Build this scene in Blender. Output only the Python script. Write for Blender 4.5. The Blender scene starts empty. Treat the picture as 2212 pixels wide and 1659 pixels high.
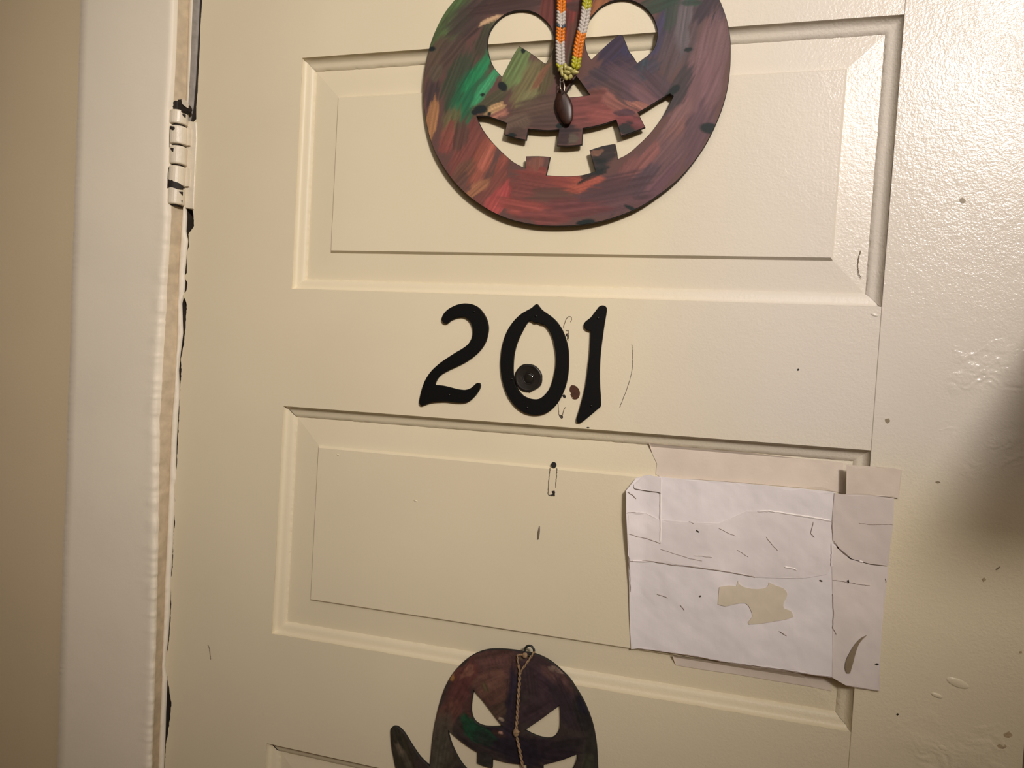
import bpy, bmesh, math, random
import numpy as np
from mathutils import Vector, Matrix
from mathutils.geometry import tessellate_polygon, delaunay_2d_cdt

random.seed(7)
SC = bpy.context.scene
COL = SC.collection

# ------------------------------------------------------------------ camera
cam_data = bpy.data.cameras.new('camera')
cam = bpy.data.objects.new('camera', cam_data)
COL.objects.link(cam)
RIGHT, DOWN, FWD = [Vector(r) for r in [[0.96285, 0.264218, 0.055756], [0.06101, -0.011714, -0.998068], [-0.263054, 0.964392, -0.027399]]]
m = Matrix((RIGHT, -DOWN, -FWD)).transposed().to_4x4()
m.translation = Vector((0.4532, -0.6987, 1.623))
cam.matrix_world = m
cam_data.sensor_width = 36.0
cam_data.lens = 1534.0 / 2212.0 * 36.0
cam_data.clip_start = 0.02
SC.camera = cam

# ------------------------------------------------------------------ world, lamp, exposure
world = bpy.data.worlds.new('world')
SC.world = world
world.use_nodes = True
world.node_tree.nodes['Background'].inputs[0].default_value = (0.05, 0.045, 0.04, 1)
world.node_tree.nodes['Background'].inputs[1].default_value = 1.0
LAMP = Vector((1.33, -1.78, 2.66))                     # hallway spot on the ceiling, right of the door
ld = bpy.data.lights.new('ceiling_spot_light', 'SPOT')
ld.energy = 224
ld.color = (0.94, 0.865, 0.82)
ld.shadow_soft_size = 0.15
ld.spot_size = 0.75
ld.spot_blend = 1.0
lo = bpy.data.objects.new('ceiling_spot_light', ld)
lo.location = LAMP
lo.rotation_euler = (Vector((0.31, 0.0, 1.95)) - LAMP).to_track_quat('-Z', 'Y').to_euler()
COL.objects.link(lo)
HALL = Vector((1.0, -1.6, 2.70))                       # added weak fill lamp, no real panel; lifts the ambient level
hd = bpy.data.lights.new('added_fill_light', 'AREA')
hd.shape = 'RECTANGLE'
hd.size, hd.size_y = 2.4, 1.4
hd.energy = 16.5
hd.color = (0.94, 0.865, 0.82)
ho = bpy.data.objects.new('added_fill_light', hd)
ho.location = HALL
COL.objects.link(ho)
SC.view_settings.view_transform = 'Standard'
SC.view_settings.look = 'None'
SC.view_settings.gamma = 1.0
SC.view_settings.use_curve_mapping = False
SC.view_settings.exposure = 0.0

# ------------------------------------------------------------------ helpers
def lin(c):
    return tuple(((v / 255) / 12.92 if v / 255 <= 0.04045 else ((v / 255 + 0.055) / 1.055) ** 2.4) for v in c)

def material(name, rgb, rough=0.5, metal=0.0, spec=0.5, var=0.0, var_scale=6.0, bump=None, rough_var=0.0, attr=None):
    """procedural paint/metal: colour with a slow noise variation, optional list of (scale, strength, distance) bumps"""
    mt = bpy.data.materials.new(name)
    mt.use_nodes = True
    nt = mt.node_tree
    b = nt.nodes['Principled BSDF']
    b.inputs['Roughness'].default_value = rough
    b.inputs['Metallic'].default_value = metal
    b.inputs['Specular IOR Level'].default_value = spec
    col = lin(rgb)
    geo = nt.nodes.new('ShaderNodeNewGeometry')
    if attr:
        a = nt.nodes.new('ShaderNodeAttribute')
        a.attribute_name = attr
        nt.links.new(a.outputs['Color'], b.inputs['Base Color'])
    elif var > 0:
        n = nt.nodes.new('ShaderNodeTexNoise')
        n.inputs['Scale'].default_value = var_scale
        n.inputs['Detail'].default_value = 4
        nt.links.new(geo.outputs['Position'], n.inputs['Vector'])
        r = nt.nodes.new('ShaderNodeValToRGB')
        r.color_ramp.elements[0].position = 0.3
        r.color_ramp.elements[1].position = 0.7
        r.color_ramp.elements[0].color = tuple(v * (1 - var) for v in col) + (1,)
        r.color_ramp.elements[1].color = tuple(min(1, v * (1 + var)) for v in col) + (1,)
        nt.links.new(n.outputs['Fac'], r.inputs['Fac'])
        nt.links.new(r.outputs['Color'], b.inputs['Base Color'])
    else:
        b.inputs['Base Color'].default_value = col + (1,)
    prev = None
    for (scale, strength, dist) in (bump or []):
        n = nt.nodes.new('ShaderNodeTexNoise')
        n.inputs['Scale'].default_value = scale
        n.inputs['Detail'].default_value = 3
        nt.links.new(geo.outputs['Position'], n.inputs['Vector'])
        bp = nt.nodes.new('ShaderNodeBump')
        bp.inputs['Strength'].default_value = strength
        bp.inputs['Distance'].default_value = dist
        nt.links.new(n.outputs['Fac'], bp.inputs['Height'])
        if prev:
            nt.links.new(prev.outputs['Normal'], bp.inputs['Normal'])
        prev = bp
    if prev:
        nt.links.new(prev.outputs['Normal'], b.inputs['Normal'])
    return mt

def door_paint(name, rgb, rough, smooth_x, rough_x, amp):
    """old glossy cream paint: orange-peel that grows coarse towards the latch side, brushed horizontally or vertically"""
    mt = material(name, rgb, rough, spec=0.34, var=0.035, var_scale=5.0)
    nt = mt.node_tree
    b = nt.nodes['Principled BSDF']
    geo = nt.nodes.new('ShaderNodeNewGeometry')
    sep = nt.nodes.new('ShaderNodeSeparateXYZ')
    nt.links.new(geo.outputs['Position'], sep.inputs[0])
    mr = nt.nodes.new('ShaderNodeMapRange')
    mr.inputs['From Min'].default_value = smooth_x
    mr.inputs['From Max'].default_value = rough_x
    mr.inputs['To Min'].default_value = 0.10
    mr.inputs['To Max'].default_value = 1.0
    nt.links.new(sep.outputs['X'], mr.inputs['Value'])
    big = nt.nodes.new('ShaderNodeTexNoise')
    big.inputs['Scale'].default_value = 7.0
    nt.links.new(geo.outputs['Position'], big.inputs['Vector'])
    patch = nt.nodes.new('ShaderNodeMapRange')
    patch.inputs['From Min'].default_value = 0.35
    patch.inputs['From Max'].default_value = 0.65
    patch.inputs['To Min'].default_value = 0.45
    patch.inputs['To Max'].default_value = 1.0
    nt.links.new(big.outputs['Fac'], patch.inputs['Value'])
    mul = nt.nodes.new('ShaderNodeMath')
    mul.operation = 'MULTIPLY'
    nt.links.new(mr.outputs[0], mul.inputs[0])
    nt.links.new(patch.outputs[0], mul.inputs[1])
    # the latch half was repainted in a cooler white above; the rest has yellowed
    tint = nt.nodes.new('ShaderNodeMix')
    tint.data_type = 'RGBA'
    src = b.inputs['Base Color'].links[0].from_socket
    mixc = nt.nodes.new('ShaderNodeMix')
    mixc.data_type = 'RGBA'
    mixc.blend_type = 'MULTIPLY'
    mixc.inputs['Factor'].default_value = 1.0
    nt.links.new(src, tint.inputs[6])
    nt.links.new(src, mixc.inputs[6])
    mixc.inputs[7].default_value = (0.90, 0.935, 1.13, 1)
    nt.links.new(mixc.outputs[2], tint.inputs[7])
    def ramp(sock, lo_, hi_):
        r = nt.nodes.new('ShaderNodeMapRange')
        r.interpolation_type = 'SMOOTHSTEP'
        r.inputs['From Min'].default_value = lo_
        r.inputs['From Max'].default_value = hi_
        nt.links.new(sock, r.inputs['Value'])
        return r.outputs[0]
    edge_n = nt.nodes.new('ShaderNodeMath')
    edge_n.operation = 'MULTIPLY_ADD'
    edge_n.inputs[1].default_value = 0.12
    nt.links.new(big.outputs['Fac'], edge_n.inputs[0])
    nt.links.new(sep.outputs['X'], edge_n.inputs[2])
    fz = nt.nodes.new('ShaderNodeMath')
    fz.operation = 'MULTIPLY'
    nt.links.new(ramp(edge_n.outputs[0], 0.38, 0.60), fz.inputs[0])
    nt.links.new(ramp(sep.outputs['Z'], 1.48, 1.60), fz.inputs[1])
    nt.links.new(fz.outputs[0], tint.inputs[0])
    nt.links.new(tint.outputs[2], b.inputs['Base Color'])
    prev = None
    for scale, dist, detail in ((420.0, 0.00050 * amp, 2.0), (110.0, 0.00050 * amp, 2.0), (900.0, 0.00016 * amp, 1.0)):
        n = nt.nodes.new('ShaderNodeTexNoise')
        n.inputs['Scale'].default_value = scale
        n.inputs['Detail'].default_value = detail
        nt.links.new(geo.outputs['Position'], n.inputs['Vector'])
        h = nt.nodes.new('ShaderNodeMath')
        h.operation = 'MULTIPLY'
        nt.links.new(n.outputs['Fac'], h.inputs[0])
        nt.links.new(mul.outputs[0], h.inputs[1])
        bp = nt.nodes.new('ShaderNodeBump')
        bp.inputs['Strength'].default_value = 1.0
        bp.inputs['Distance'].default_value = dist
        nt.links.new(h.outputs[0], bp.inputs['Height'])
        if prev:
            nt.links.new(prev.outputs['Normal'], bp.inputs['Normal'])
        prev = bp
    nt.links.new(prev.outputs['Normal'], b.inputs['Normal'])
    return mt

def tag(o, label=None, cat=None, group=None, kind=None):
    if label: o['label'] = label
    if cat: o['category'] = cat
    if group: o['group'] = group
    if kind: o['kind'] = kind
    return o

def world_origin(o):
    v = Vector((0, 0, 0))
    while o is not None:
        v += o.location
        o = o.parent
    return v

def link(name, verts, faces, mats, parent=None, origin=None, smooth=False, midx=None, cols=None):
    """mesh given in metres in the room; origin (top-level) or the parent's base is subtracted"""
    me = bpy.data.meshes.new(name)
    org = Vector(origin) if origin is not None else (world_origin(parent) if parent else Vector((0, 0, 0)))
    me.from_pydata([(v[0] - org.x, v[1] - org.y, v[2] - org.z) for v in verts], [], faces)
    if not isinstance(mats, (list, tuple)):
        mats = [mats]
    for mt in mats:
        me.materials.append(mt)
    if midx is not None:
        me.polygons.foreach_set('material_index', midx)
    if smooth:
        me.polygons.foreach_set('use_smooth', [True] * len(me.polygons))
    if cols is not None:
        a = me.color_attributes.new('paint', 'FLOAT_COLOR', 'POINT')
        a.data.foreach_set('color', np.c_[cols, np.ones(len(cols))].astype(np.float32).ravel())
    me.update()
    o = bpy.data.objects.new(name, me)
    COL.objects.link(o)
    if parent:
        o.parent = parent
    else:
        o.location = org
    return o

def empty(name, loc):
    o = bpy.data.objects.new(name, None)
    o.empty_display_size = 0.05
    o.location = loc
    COL.objects.link(o)
    return o

def box_vf(x0, x1, y0, y1, z0, z1):
    v = [(x0, y0, z0), (x1, y0, z0), (x1, y1, z0), (x0, y1, z0), (x0, y0, z1), (x1, y0, z1), (x1, y1, z1), (x0, y1, z1)]
    return v, [(0, 3, 2, 1), (4, 5, 6, 7), (0, 1, 5, 4), (1, 2, 6, 5), (2, 3, 7, 6), (3, 0, 4, 7)]

def area2(p):
    return sum(p[i][0] * p[(i + 1) % len(p)][1] - p[(i + 1) % len(p)][0] * p[i][1] for i in range(len(p)))

def ccw(p):
    p = [tuple(q[:2]) for q in p]
    return p if area2(p) > 0 else p[::-1]

def rounded(p, n=4, sharp=48):
    """closed Catmull-Rom through the points, corners sharper than `sharp` degrees stay corners"""
    p = [Vector(q[:2]) for q in p]
    N = len(p)
    hard = []
    for i in range(N):
        a, b = p[i] - p[i - 1], p[(i + 1) % N] - p[i]
        hard.append(a.length > 0 and b.length > 0 and math.degrees(a.angle(b)) > sharp)
    out = []
    for i in range(N):
        p1, p2 = p[i], p[(i + 1) % N]
        p0 = p1 if hard[i] else p[i - 1]
        p3 = p2 if hard[(i + 1) % N] else p[(i + 2) % N]
        for k in range(n):
            t = k / n
            q = 0.5 * ((2 * p1) + (p2 - p0) * t + (2 * p0 - 5 * p1 + 4 * p2 - p3) * t * t + (3 * p1 - p0 - 3 * p2 + p3) * t ** 3)
            out.append((q.x, q.y))
    return out

def inset(p, d):
    """shift a CCW outline inwards by d"""
    N = len(p)
    out = []
    for i in range(N):
        a = Vector(p[i]) - Vector(p[i - 1])
        b = Vector(p[(i + 1) % N]) - Vector(p[i])
        if a.length < 1e-9 or b.length < 1e-9:
            out.append(p[i]); continue
        na, nb = Vector((-a.y, a.x)).normalized(), Vector((-b.y, b.x)).normalized()
        s = na + nb
        if s.length < 1e-4:
            out.append(p[i]); continue
        s.normalize()
        k = min(1.6, 1 / max(0.3, s.dot(na)))
        q = Vector(p[i]) + s * d * k
        out.append((q.x, q.y))
    return out

def plate_vf(outline, holes, yf, yb, bev=0.0):
    """flat cut-out in the x-z plane: front at yf (towards the room), back at yb, eased front edge"""
    loops = [ccw(outline)] + [ccw(h)[::-1] for h in holes]
    verts, faces = [], []
    fr = []
    for L in loops:
        n = len(L)
        o = len(verts)
        Li = inset(L, bev) if bev else L
        verts += [(x, yb, z) for x, z in L] + [(x, yf + bev, z) for x, z in L] + [(x, yf, z) for x, z in Li]
        for i in range(n):
            j = (i + 1) % n
            faces.append((o + j, o + i, o + n + i, o + n + j)[::-1])
            if bev:
                faces.append((o + n + j, o + n + i, o + 2 * n + i, o + 2 * n + j)[::-1])
        fr.append((o + 2 * n if bev else o + n, o, Li, L))
    flat, idx_f, idx_b = [], [], []
    for (of, ob, Li, L) in fr:
        flat.append([Vector((x, z, 0)) for x, z in Li])
        idx_f += list(range(of, of + len(L)))
        idx_b += list(range(ob, ob + len(L)))
    for t in tessellate_polygon(flat):
        a, b, c = t
        pa, pb, pc = [(verts[idx_f[k]][0], verts[idx_f[k]][2]) for k in (a, b, c)]
        if area2([pa, pb, pc]) < 0:
            b, c = c, b
        faces.append((idx_f[a], idx_f[b], idx_f[c]))
        faces.append((idx_b[a], idx_b[c], idx_b[b]))
    return verts, faces

def plate(name, outline, holes, yf, yb, mt, parent=None, origin=None, bev=0.0):
    v, f = plate_vf(outline, holes, yf, yb, bev)
    return link(name, v, f, mt, parent, origin)

def tube_vf(path, rad, seg=10, cap=True):
    path = [Vector(p) for p in path]
    rad = rad if isinstance(rad, (list, tuple)) else [rad] * len(path)
    verts, faces = [], []
    up = Vector((0, 1, 0.01)).normalized()
    for i, p in enumerate(path):
        d = (path[min(i + 1, len(path) - 1)] - path[max(i - 1, 0)]).normalized()
        a = d.cross(up)
        if a.length < 1e-3:
            a = d.cross(Vector((1, 0, 0)))
        a.normalize()
        b = d.cross(a).normalized()
        for k in range(seg):
            t = 2 * math.pi * k / seg
            verts.append(tuple(p + (a * math.cos(t) + b * math.sin(t)) * rad[i]))
    for i in range(len(path) - 1):
        for k in range(seg):
            j = (k + 1) % seg
            faces.append((i * seg + k, i * seg + j, (i + 1) * seg + j, (i + 1) * seg + k))
    if cap:
        faces.append(tuple(range(seg))[::-1])
        faces.append(tuple(range((len(path) - 1) * seg, len(path) * seg)))
    return verts, faces

def ellipsoid_vf(c, ax, seg=10, rings=6):
    """ax: three semi-axis vectors"""
    c = Vector(c)
    a, b, d = [Vector(v) for v in ax]
    verts, faces = [tuple(c + d)], []
    for i in range(1, rings):
        th = math.pi * i / rings
        for k in range(seg):
            ph = 2 * math.pi * k / seg
            verts.append(tuple(c + a * math.sin(th) * math.cos(ph) + b * math.sin(th) * math.sin(ph) + d * math.cos(th)))
    verts.append(tuple(c - d))
    for k in range(seg):
        faces.append((0, 1 + k, 1 + (k + 1) % seg))
    for i in range(rings - 2):
        for k in range(seg):
            j = (k + 1) % seg
            faces.append((1 + i * seg + k, 1 + (i + 1) * seg + k, 1 + (i + 1) * seg + j, 1 + i * seg + j))
    o = 1 + (rings - 2) * seg
    for k in range(seg):
        faces.append((o + k, len(verts) - 1, o + (k + 1) % seg))
    return verts, faces

def lathe_vf(cx, y0, cz, prof, seg=40, wob=0.0):
    """profile (radius, y) around an axis along y"""
    verts, faces = [], []
    for r, y in prof:
        for k in range(seg):
            t = 2 * math.pi * k / seg
            w = 1 + wob * math.sin(3 * t + 1) * 0.5 + wob * math.sin(7 * t) * 0.3
            verts.append((cx + r * w * math.cos(t), y0 + y, cz + r * w * math.sin(t)))
    for i in range(len(prof) - 1):
        for k in range(seg):
            j = (k + 1) % seg
            faces.append((i * seg + k, i * seg + j, (i + 1) * seg + j, (i + 1) * seg + k))
    faces.append(tuple(range((len(prof) - 1) * seg, len(prof) * seg)))
    return verts, faces

def join(parts):
    V, F = [], []
    for v, f in parts:
        o = len(V)
        V += list(v)
        F += [tuple(i + o for i in q) for q in f]
    return V, F

def hash2(ix, iy, seed):
    h = (ix.astype(np.int64) * 374761393 + iy.astype(np.int64) * 668265263 + seed * 974634777) & 0x7fffffff
    h = ((h ^ (h >> 13)) * 1274126177) & 0x7fffffff
    h = h ^ (h >> 16)
    return (h & 0xffff) / 65535.0

def vnoise(x, y, seed=0):
    x = np.asarray(x, float); y = np.asarray(y, float)
    ix, iy = np.floor(x), np.floor(y)
    fx, fy = x - ix, y - iy
    fx = fx * fx * (3 - 2 * fx); fy = fy * fy * (3 - 2 * fy)
    a, b = hash2(ix, iy, seed), hash2(ix + 1, iy, seed)
    c, d = hash2(ix, iy + 1, seed), hash2(ix + 1, iy + 1, seed)
    return (a * (1 - fx) + b * fx) * (1 - fy) + (c * (1 - fx) + d * fx) * fy

def fbm(x, y, seed=0, n=4):
    s, a, t = 0, 0.5, 0
    for i in range(n):
        s = s + a * vnoise(np.asarray(x) * 2 ** i, np.asarray(y) * 2 ** i, seed + 17 * i)
        t += a
        a *= 0.5
    return s / t

def inside(poly, X, Z):
    r = np.zeros(len(X), bool)
    n = len(poly)
    for i in range(n):
        x1, z1 = poly[i]; x2, z2 = poly[(i + 1) % n]
        if z1 == z2: continue
        c = ((z1 > Z) != (z2 > Z)) & (X < (x2 - x1) * (Z - z1) / (z2 - z1) + x1)
        r ^= c
    return r

def dense_plate(name, outline, holes, yf, yb, step, colour, mats, parent, edge=0.0005):
    """cut-out board whose painted face carries a fine grid of points, so brush strokes can be coloured point by point"""
    loops = [ccw(outline)] + [ccw(h)[::-1] for h in holes]
    pts, edges, faces = [], [], []
    ins = [inset(L, edge) for L in loops]
    for L in ins:
        o = len(pts)
        pts += [Vector(q) for q in L]
        edges += [(o + i, o + (i + 1) % len(L)) for i in range(len(L))]
    nb = len(pts)
    xs = [q[0] for q in loops[0]]; zs = [q[1] for q in loops[0]]
    gx, gz = np.meshgrid(np.arange(min(xs), max(xs), step), np.arange(min(zs), max(zs), step))
    gx[1::2] += step / 2
    gx, gz = gx.ravel(), gz.ravel()
    keep = inside(ins[0], gx, gz)
    for h in ins[1:]:
        keep &= ~inside(h, gx, gz)
    bp = np.array([tuple(p) for p in pts])
    gx, gz = gx[keep], gz[keep]
    far = np.ones(len(gx), bool)
    for s in range(0, len(gx), 2000):
        d = (gx[s:s + 2000, None] - bp[None, :, 0]) ** 2 + (gz[s:s + 2000, None] - bp[None, :, 1]) ** 2
        far[s:s + 2000] = d.min(1) > (step * 0.4) ** 2
    pts += [Vector((a, b)) for a, b in zip(gx[far], gz[far])]
    co, _, fa, _, _, _ = delaunay_2d_cdt(pts, edges, [], 0, 1e-7)
    co = np.array([tuple(c) for c in co])
    fa = [tuple(q) for q in fa]
    cen = np.array([co[list(q)].mean(0) for q in fa])
    ok = inside(ins[0], cen[:, 0], cen[:, 1])
    for h in ins[1:]:
        ok &= ~inside(h, cen[:, 0], cen[:, 1])
    V = [(x, yf, z) for x, z in co]
    F, MI = [], []
    for q, g in zip(fa, ok):
        if g:
            q = list(q)
            if area2([co[i] for i in q]) < 0: q = q[::-1]
            F.append(tuple(q)); MI.append(0)
    rgb = colour(co[:, 0], co[:, 1])
    ncol = len(co)
    for L, I in zip(loops, ins):
        o = len(V); n = len(L)
        V += [(x, yf, z) for x, z in I] + [(x, yf + edge, z) for x, z in L] + [(x, yb, z) for x, z in L]
        for i in range(n):
            j = (i + 1) % n
            F.append((o + i, o + n + i, o + n + j, o + j)); MI.append(1)
            F.append((o + n + i, o + 2 * n + i, o + 2 * n + j, o + n + j)); MI.append(1)
    flat = [[Vector((x, z, 0)) for x, z in L] for L in loops]
    o = len(V)
    for L in loops: V += [(x, yb, z) for x, z in L]
    fl = [q for L in loops for q in L]
    for a, b, c in tessellate_polygon(flat):
        if area2([fl[a], fl[b], fl[c]]) > 0: b, c = c, b
        F.append((o + a, o + b, o + c)); MI.append(1)
    cols = np.zeros((len(V), 3)) + 0.012
    cols[:ncol] = rgb
    return link(name, V, F, mats, parent, midx=MI, cols=cols)

def interp(poly, z):
    p = sorted([(q[1], q[0]) for q in poly])
    return np.interp(z, [a for a, _ in p], [b for _, b in p])

# ------------------------------------------------------------------ materials
M_DOOR = door_paint('cream_door_paint', (224, 212, 182), 0.27, 0.28, 0.66, 0.8)
M_STILE = door_paint('cream_rough_paint', (224, 212, 182), 0.22, 0.45, 0.70, 0.95)
M_MOULD = door_paint('cream_moulding_paint', (224, 212, 182), 0.46, 0.0, 0.62, 0.7)
M_CASING = material('casing_paint', (240, 230, 209), 0.55, spec=0.35, var=0.03, var_scale=8, bump=[(420, 0.25, 0.0003), (35, 0.3, 0.001)])
M_BEVEL_SHADE = material('grey_bevel_shade', (140, 133, 122), 0.6, var=0.2, var_scale=120)  # grey paints in the shade on the jamb bevel above the hinge
M_GRIME_SHADE = material('grimy_shaded_edge', (206, 188, 158), 0.6, var=0.14, var_scale=90, bump=[(200, 0.4, 0.0006)])  # brown grime, also darkened to paint in shade on the casing side
M_HINGE = material('painted_hinge', (226, 215, 192), 0.36, var=0.05, var_scale=80, bump=[(500, 0.4, 0.0004)])
M_WALL = material('tan_wall_paint', (213, 195, 161), 0.75, var=0.03, var_scale=6, bump=[(300, 0.25, 0.0005)])
M_DARK = material('old_dark_wood', (46, 37, 28), 0.85, var=0.3, var_scale=60)
M_CHIP = material('bare_rusty_chip', (34, 25, 18), 0.7, var=0.35, var_scale=300)
M_BLACK = material('black_satin_metal', (9, 8, 7), 0.6, spec=0.18, bump=[(900, 0.15, 0.0002)])
M_NAIL = material('nail_head_black', (30, 29, 28), 0.3, metal=0.6)
M_BRONZE = material('dark_bronze', (36, 31, 26), 0.4, metal=0.2, var=0.3, var_scale=200, bump=[(400, 0.3, 0.0004)])
M_LENS = material('peephole_glass', (30, 28, 24), 0.12, spec=0.6)
M_FACE = material('brushed_craft_paint', (100, 80, 70), 0.55, spec=0.3, attr='paint', bump=[(500, 0.2, 0.0003)])
M_EDGE = material('dark_board_edge', (24, 20, 18), 0.7)
M_TWINE = material('jute_twine', (150, 122, 92), 0.9, var=0.25, var_scale=500)
M_RING = material('dark_green_wire', (30, 34, 26), 0.45)
M_PAPER = material('white_paper', (224, 210, 204), 0.6, attr='paint', bump=[(45, 0.25, 0.0015), (300, 0.15, 0.0003)])
M_TAPE = material('cloudy_tape', (214, 200, 184), 0.42, var=0.05, var_scale=40, bump=[(60, 0.3, 0.0008), (350, 0.25, 0.0003)])
M_TAN = material('torn_paper_backing', (214, 201, 178), 0.7, var=0.06, var_scale=60)
M_INK = material('black_scuff', (30, 26, 22), 0.7, var=0.4, var_scale=900)
M_GREYINK = material('grey_scuff', (112, 102, 86), 0.7, var=0.3, var_scale=700)
M_DIMPLE = material('filled_nail_dimple', (136, 122, 98), 0.5, var=0.2, var_scale=500)
M_RUST = material('brown_bare_wood', (72, 38, 20), 0.55, var=0.25, var_scale=250)
M_SEED = material('dark_pod', (52, 30, 22), 0.42, var=0.35, var_scale=220)
M_WIRE = material('tarnished_wire', (150, 140, 125), 0.3, metal=0.8)

BLOCKER_Z = 1.728
# ------------------------------------------------------------------ room shell
ROOM = dict(x0=-2.2, x1=3.4, y0=-2.7, y1=0.0, z1=2.75)
def struct(name, v, f, mt, **kw):
    return tag(link(name, v, f, mt, **kw), kind='structure')
struct('floor', *box_vf(-2.2, 3.4, -2.7, 0.14, -0.06, 0.0), material('floor_boards', (96, 66, 44), 0.5, var=0.2, var_scale=9))
struct('ceiling', *box_vf(-2.2, 3.4, -2.7, 0.14, 2.75, 2.82), material('ceiling_paint', (215, 205, 188), 0.8))
struct('wall_left', *box_vf(-2.28, -2.2, -2.7, 0.14, 0.0, 2.75), M_WALL)
struct('wall_right', *box_vf(3.4, 3.48, -2.7, 0.14, 0.0, 2.75), M_WALL)
struct('wall_front', *box_vf(-2.28, 3.48, -2.78, -2.7, 0.0, 2.75), M_WALL)
DOOR_T, OPEN_L, OPEN_R = 2.075, -0.165, 0.765
wall_back = struct('wall_back', *join([box_vf(-2.2, OPEN_L, 0.0, 0.14, 0, 2.75), box_vf(OPEN_R, 3.4, 0.0, 0.14, 0, 2.75),
                                       box_vf(OPEN_L, OPEN_R, 0.0, 0.14, DOOR_T + 0.03, 2.75)]), M_WALL)

# ceiling spot fitting (above the frame, to the right): a short open can round the light
AIM = (Vector((0.31, 0.0, 1.95)) - LAMP).normalized()
lamp = empty('ceiling_spot', (LAMP.x, LAMP.y, 2.75))
tag(lamp, 'small ceiling spot above the hallway to the right of the door', 'lamp')
v, f = tube_vf([LAMP - AIM * 0.115, LAMP - AIM * 0.11], 0.10, 24)
link('shade_back', v, f, M_WIRE, lamp)
v, f = tube_vf([LAMP - AIM * 0.11, LAMP + AIM * 0.03], 0.11, 24, False)
link('shade', v, f, M_WIRE, lamp)
v, f = tube_vf([(LAMP.x, LAMP.y, 2.75), tuple(LAMP - AIM * 0.112)], 0.015, 10)
link('stem', v, f, M_WIRE, lamp)
# made-up shelf out of view, added to shade the lower right of the door
struct('shadow_blocker', [(x, y, z) for z in (BLOCKER_Z, BLOCKER_Z + 0.022) for x, y in ((0.748, 0.0), (0.811, -0.40), (1.25, -0.40), (1.25, 0.0))],
       [(0, 3, 2, 1), (4, 5, 6, 7), (0, 1, 5, 4), (1, 2, 6, 5), (2, 3, 7, 6), (3, 0, 4, 7)], M_CASING)

# ------------------------------------------------------------------ door casing and jamb, hinge side
CAS_L = [(-0.2873,2.0574),(-0.2878,2.0251),(-0.2872,1.9708),(-0.2866,1.9165),(-0.286,1.8619),(-0.2859,1.8181),(-0.2854,1.7797),(-0.285,1.7412),(-0.2849,1.6971),(-0.2841,1.6529),(-0.2832,1.6197),(-0.283,1.5865),(-0.2835,1.553),(-0.2822,1.4974),(-0.2817,1.4583),(-0.2817,1.4302),(-0.2822,1.3965),(-0.2821,1.3514),(-0.2812,1.3177),(-0.281,1.2838),(-0.2807,1.2498),(-0.28,1.2045),(-0.279,1.1705),(-0.2788,1.1363),(-0.2786,1.1026),(-0.2783,1.0677)]
CAS_C = [(-0.1567,2.0456),(-0.1557,2.0145),(-0.155,1.9625),(-0.1561,1.9104),(-0.1575,1.8895),(-0.1555,1.837),(-0.1535,1.7845),(-0.152,1.7686),(-0.1521,1.7317),(-0.1536,1.7),(-0.1541,1.6469),(-0.1556,1.6256),(-0.1559,1.5936),(-0.1562,1.5615),(-0.157,1.54),(-0.1537,1.4867),(-0.1519,1.4384),(-0.1503,1.4063),(-0.1482,1.3525),(-0.1473,1.3093),(-0.1461,1.2715),(-0.1453,1.2172),(-0.1449,1.1845),(-0.1441,1.1304),(-0.1438,1.097)]
CAS_I = [(-0.1503,2.0548),(-0.15,2.0231),(-0.1492,1.9701),(-0.1484,1.9169),(-0.148,1.8849),(-0.1456,1.7886),(-0.1467,1.7725),(-0.148,1.7348),(-0.1483,1.7025),(-0.1468,1.6485),(-0.146,1.5943),(-0.149,1.5396),(-0.1489,1.4849),(-0.1486,1.4026),(-0.1491,1.3474),(-0.1481,1.2644),(-0.1473,1.2089),(-0.1478,1.153),(-0.1474,1.12),(-0.147,1.0858)]
JAMB_E = [(-0.137,2.0536),(-0.1363,2.022),(-0.1365,1.9692),(-0.1371,1.9323),(-0.1386,1.9005),(-0.1416,1.8836),(-0.1418,1.8634),(-0.1399,1.7885),(-0.142,1.7805),(-0.141,1.7725),(-0.1414,1.7564),(-0.1383,1.7457),(-0.1398,1.7242),(-0.1408,1.708),(-0.1398,1.6994),(-0.14,1.6919),(-0.1408,1.6811),(-0.1429,1.6729),(-0.1413,1.6541),(-0.1398,1.6379),(-0.1419,1.6162),(-0.1434,1.5944),(-0.1419,1.5782),(-0.1411,1.5619),(-0.1419,1.5401),(-0.1422,1.5074),(-0.1415,1.4801),(-0.1401,1.4672),(-0.1423,1.4582),(-0.1412,1.4364),(-0.1413,1.4254),(-0.1414,1.4034),(-0.1414,1.376),(-0.1422,1.3538),(-0.1417,1.3318),(-0.1416,1.3042),(-0.1422,1.2764),(-0.1438,1.2568),(-0.1438,1.2429),(-0.141,1.2267),(-0.1408,1.2101),(-0.141,1.1878),(-0.1405,1.1655),(-0.1403,1.1488),(-0.1402,1.1215),(-0.1398,1.0874)]
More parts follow.
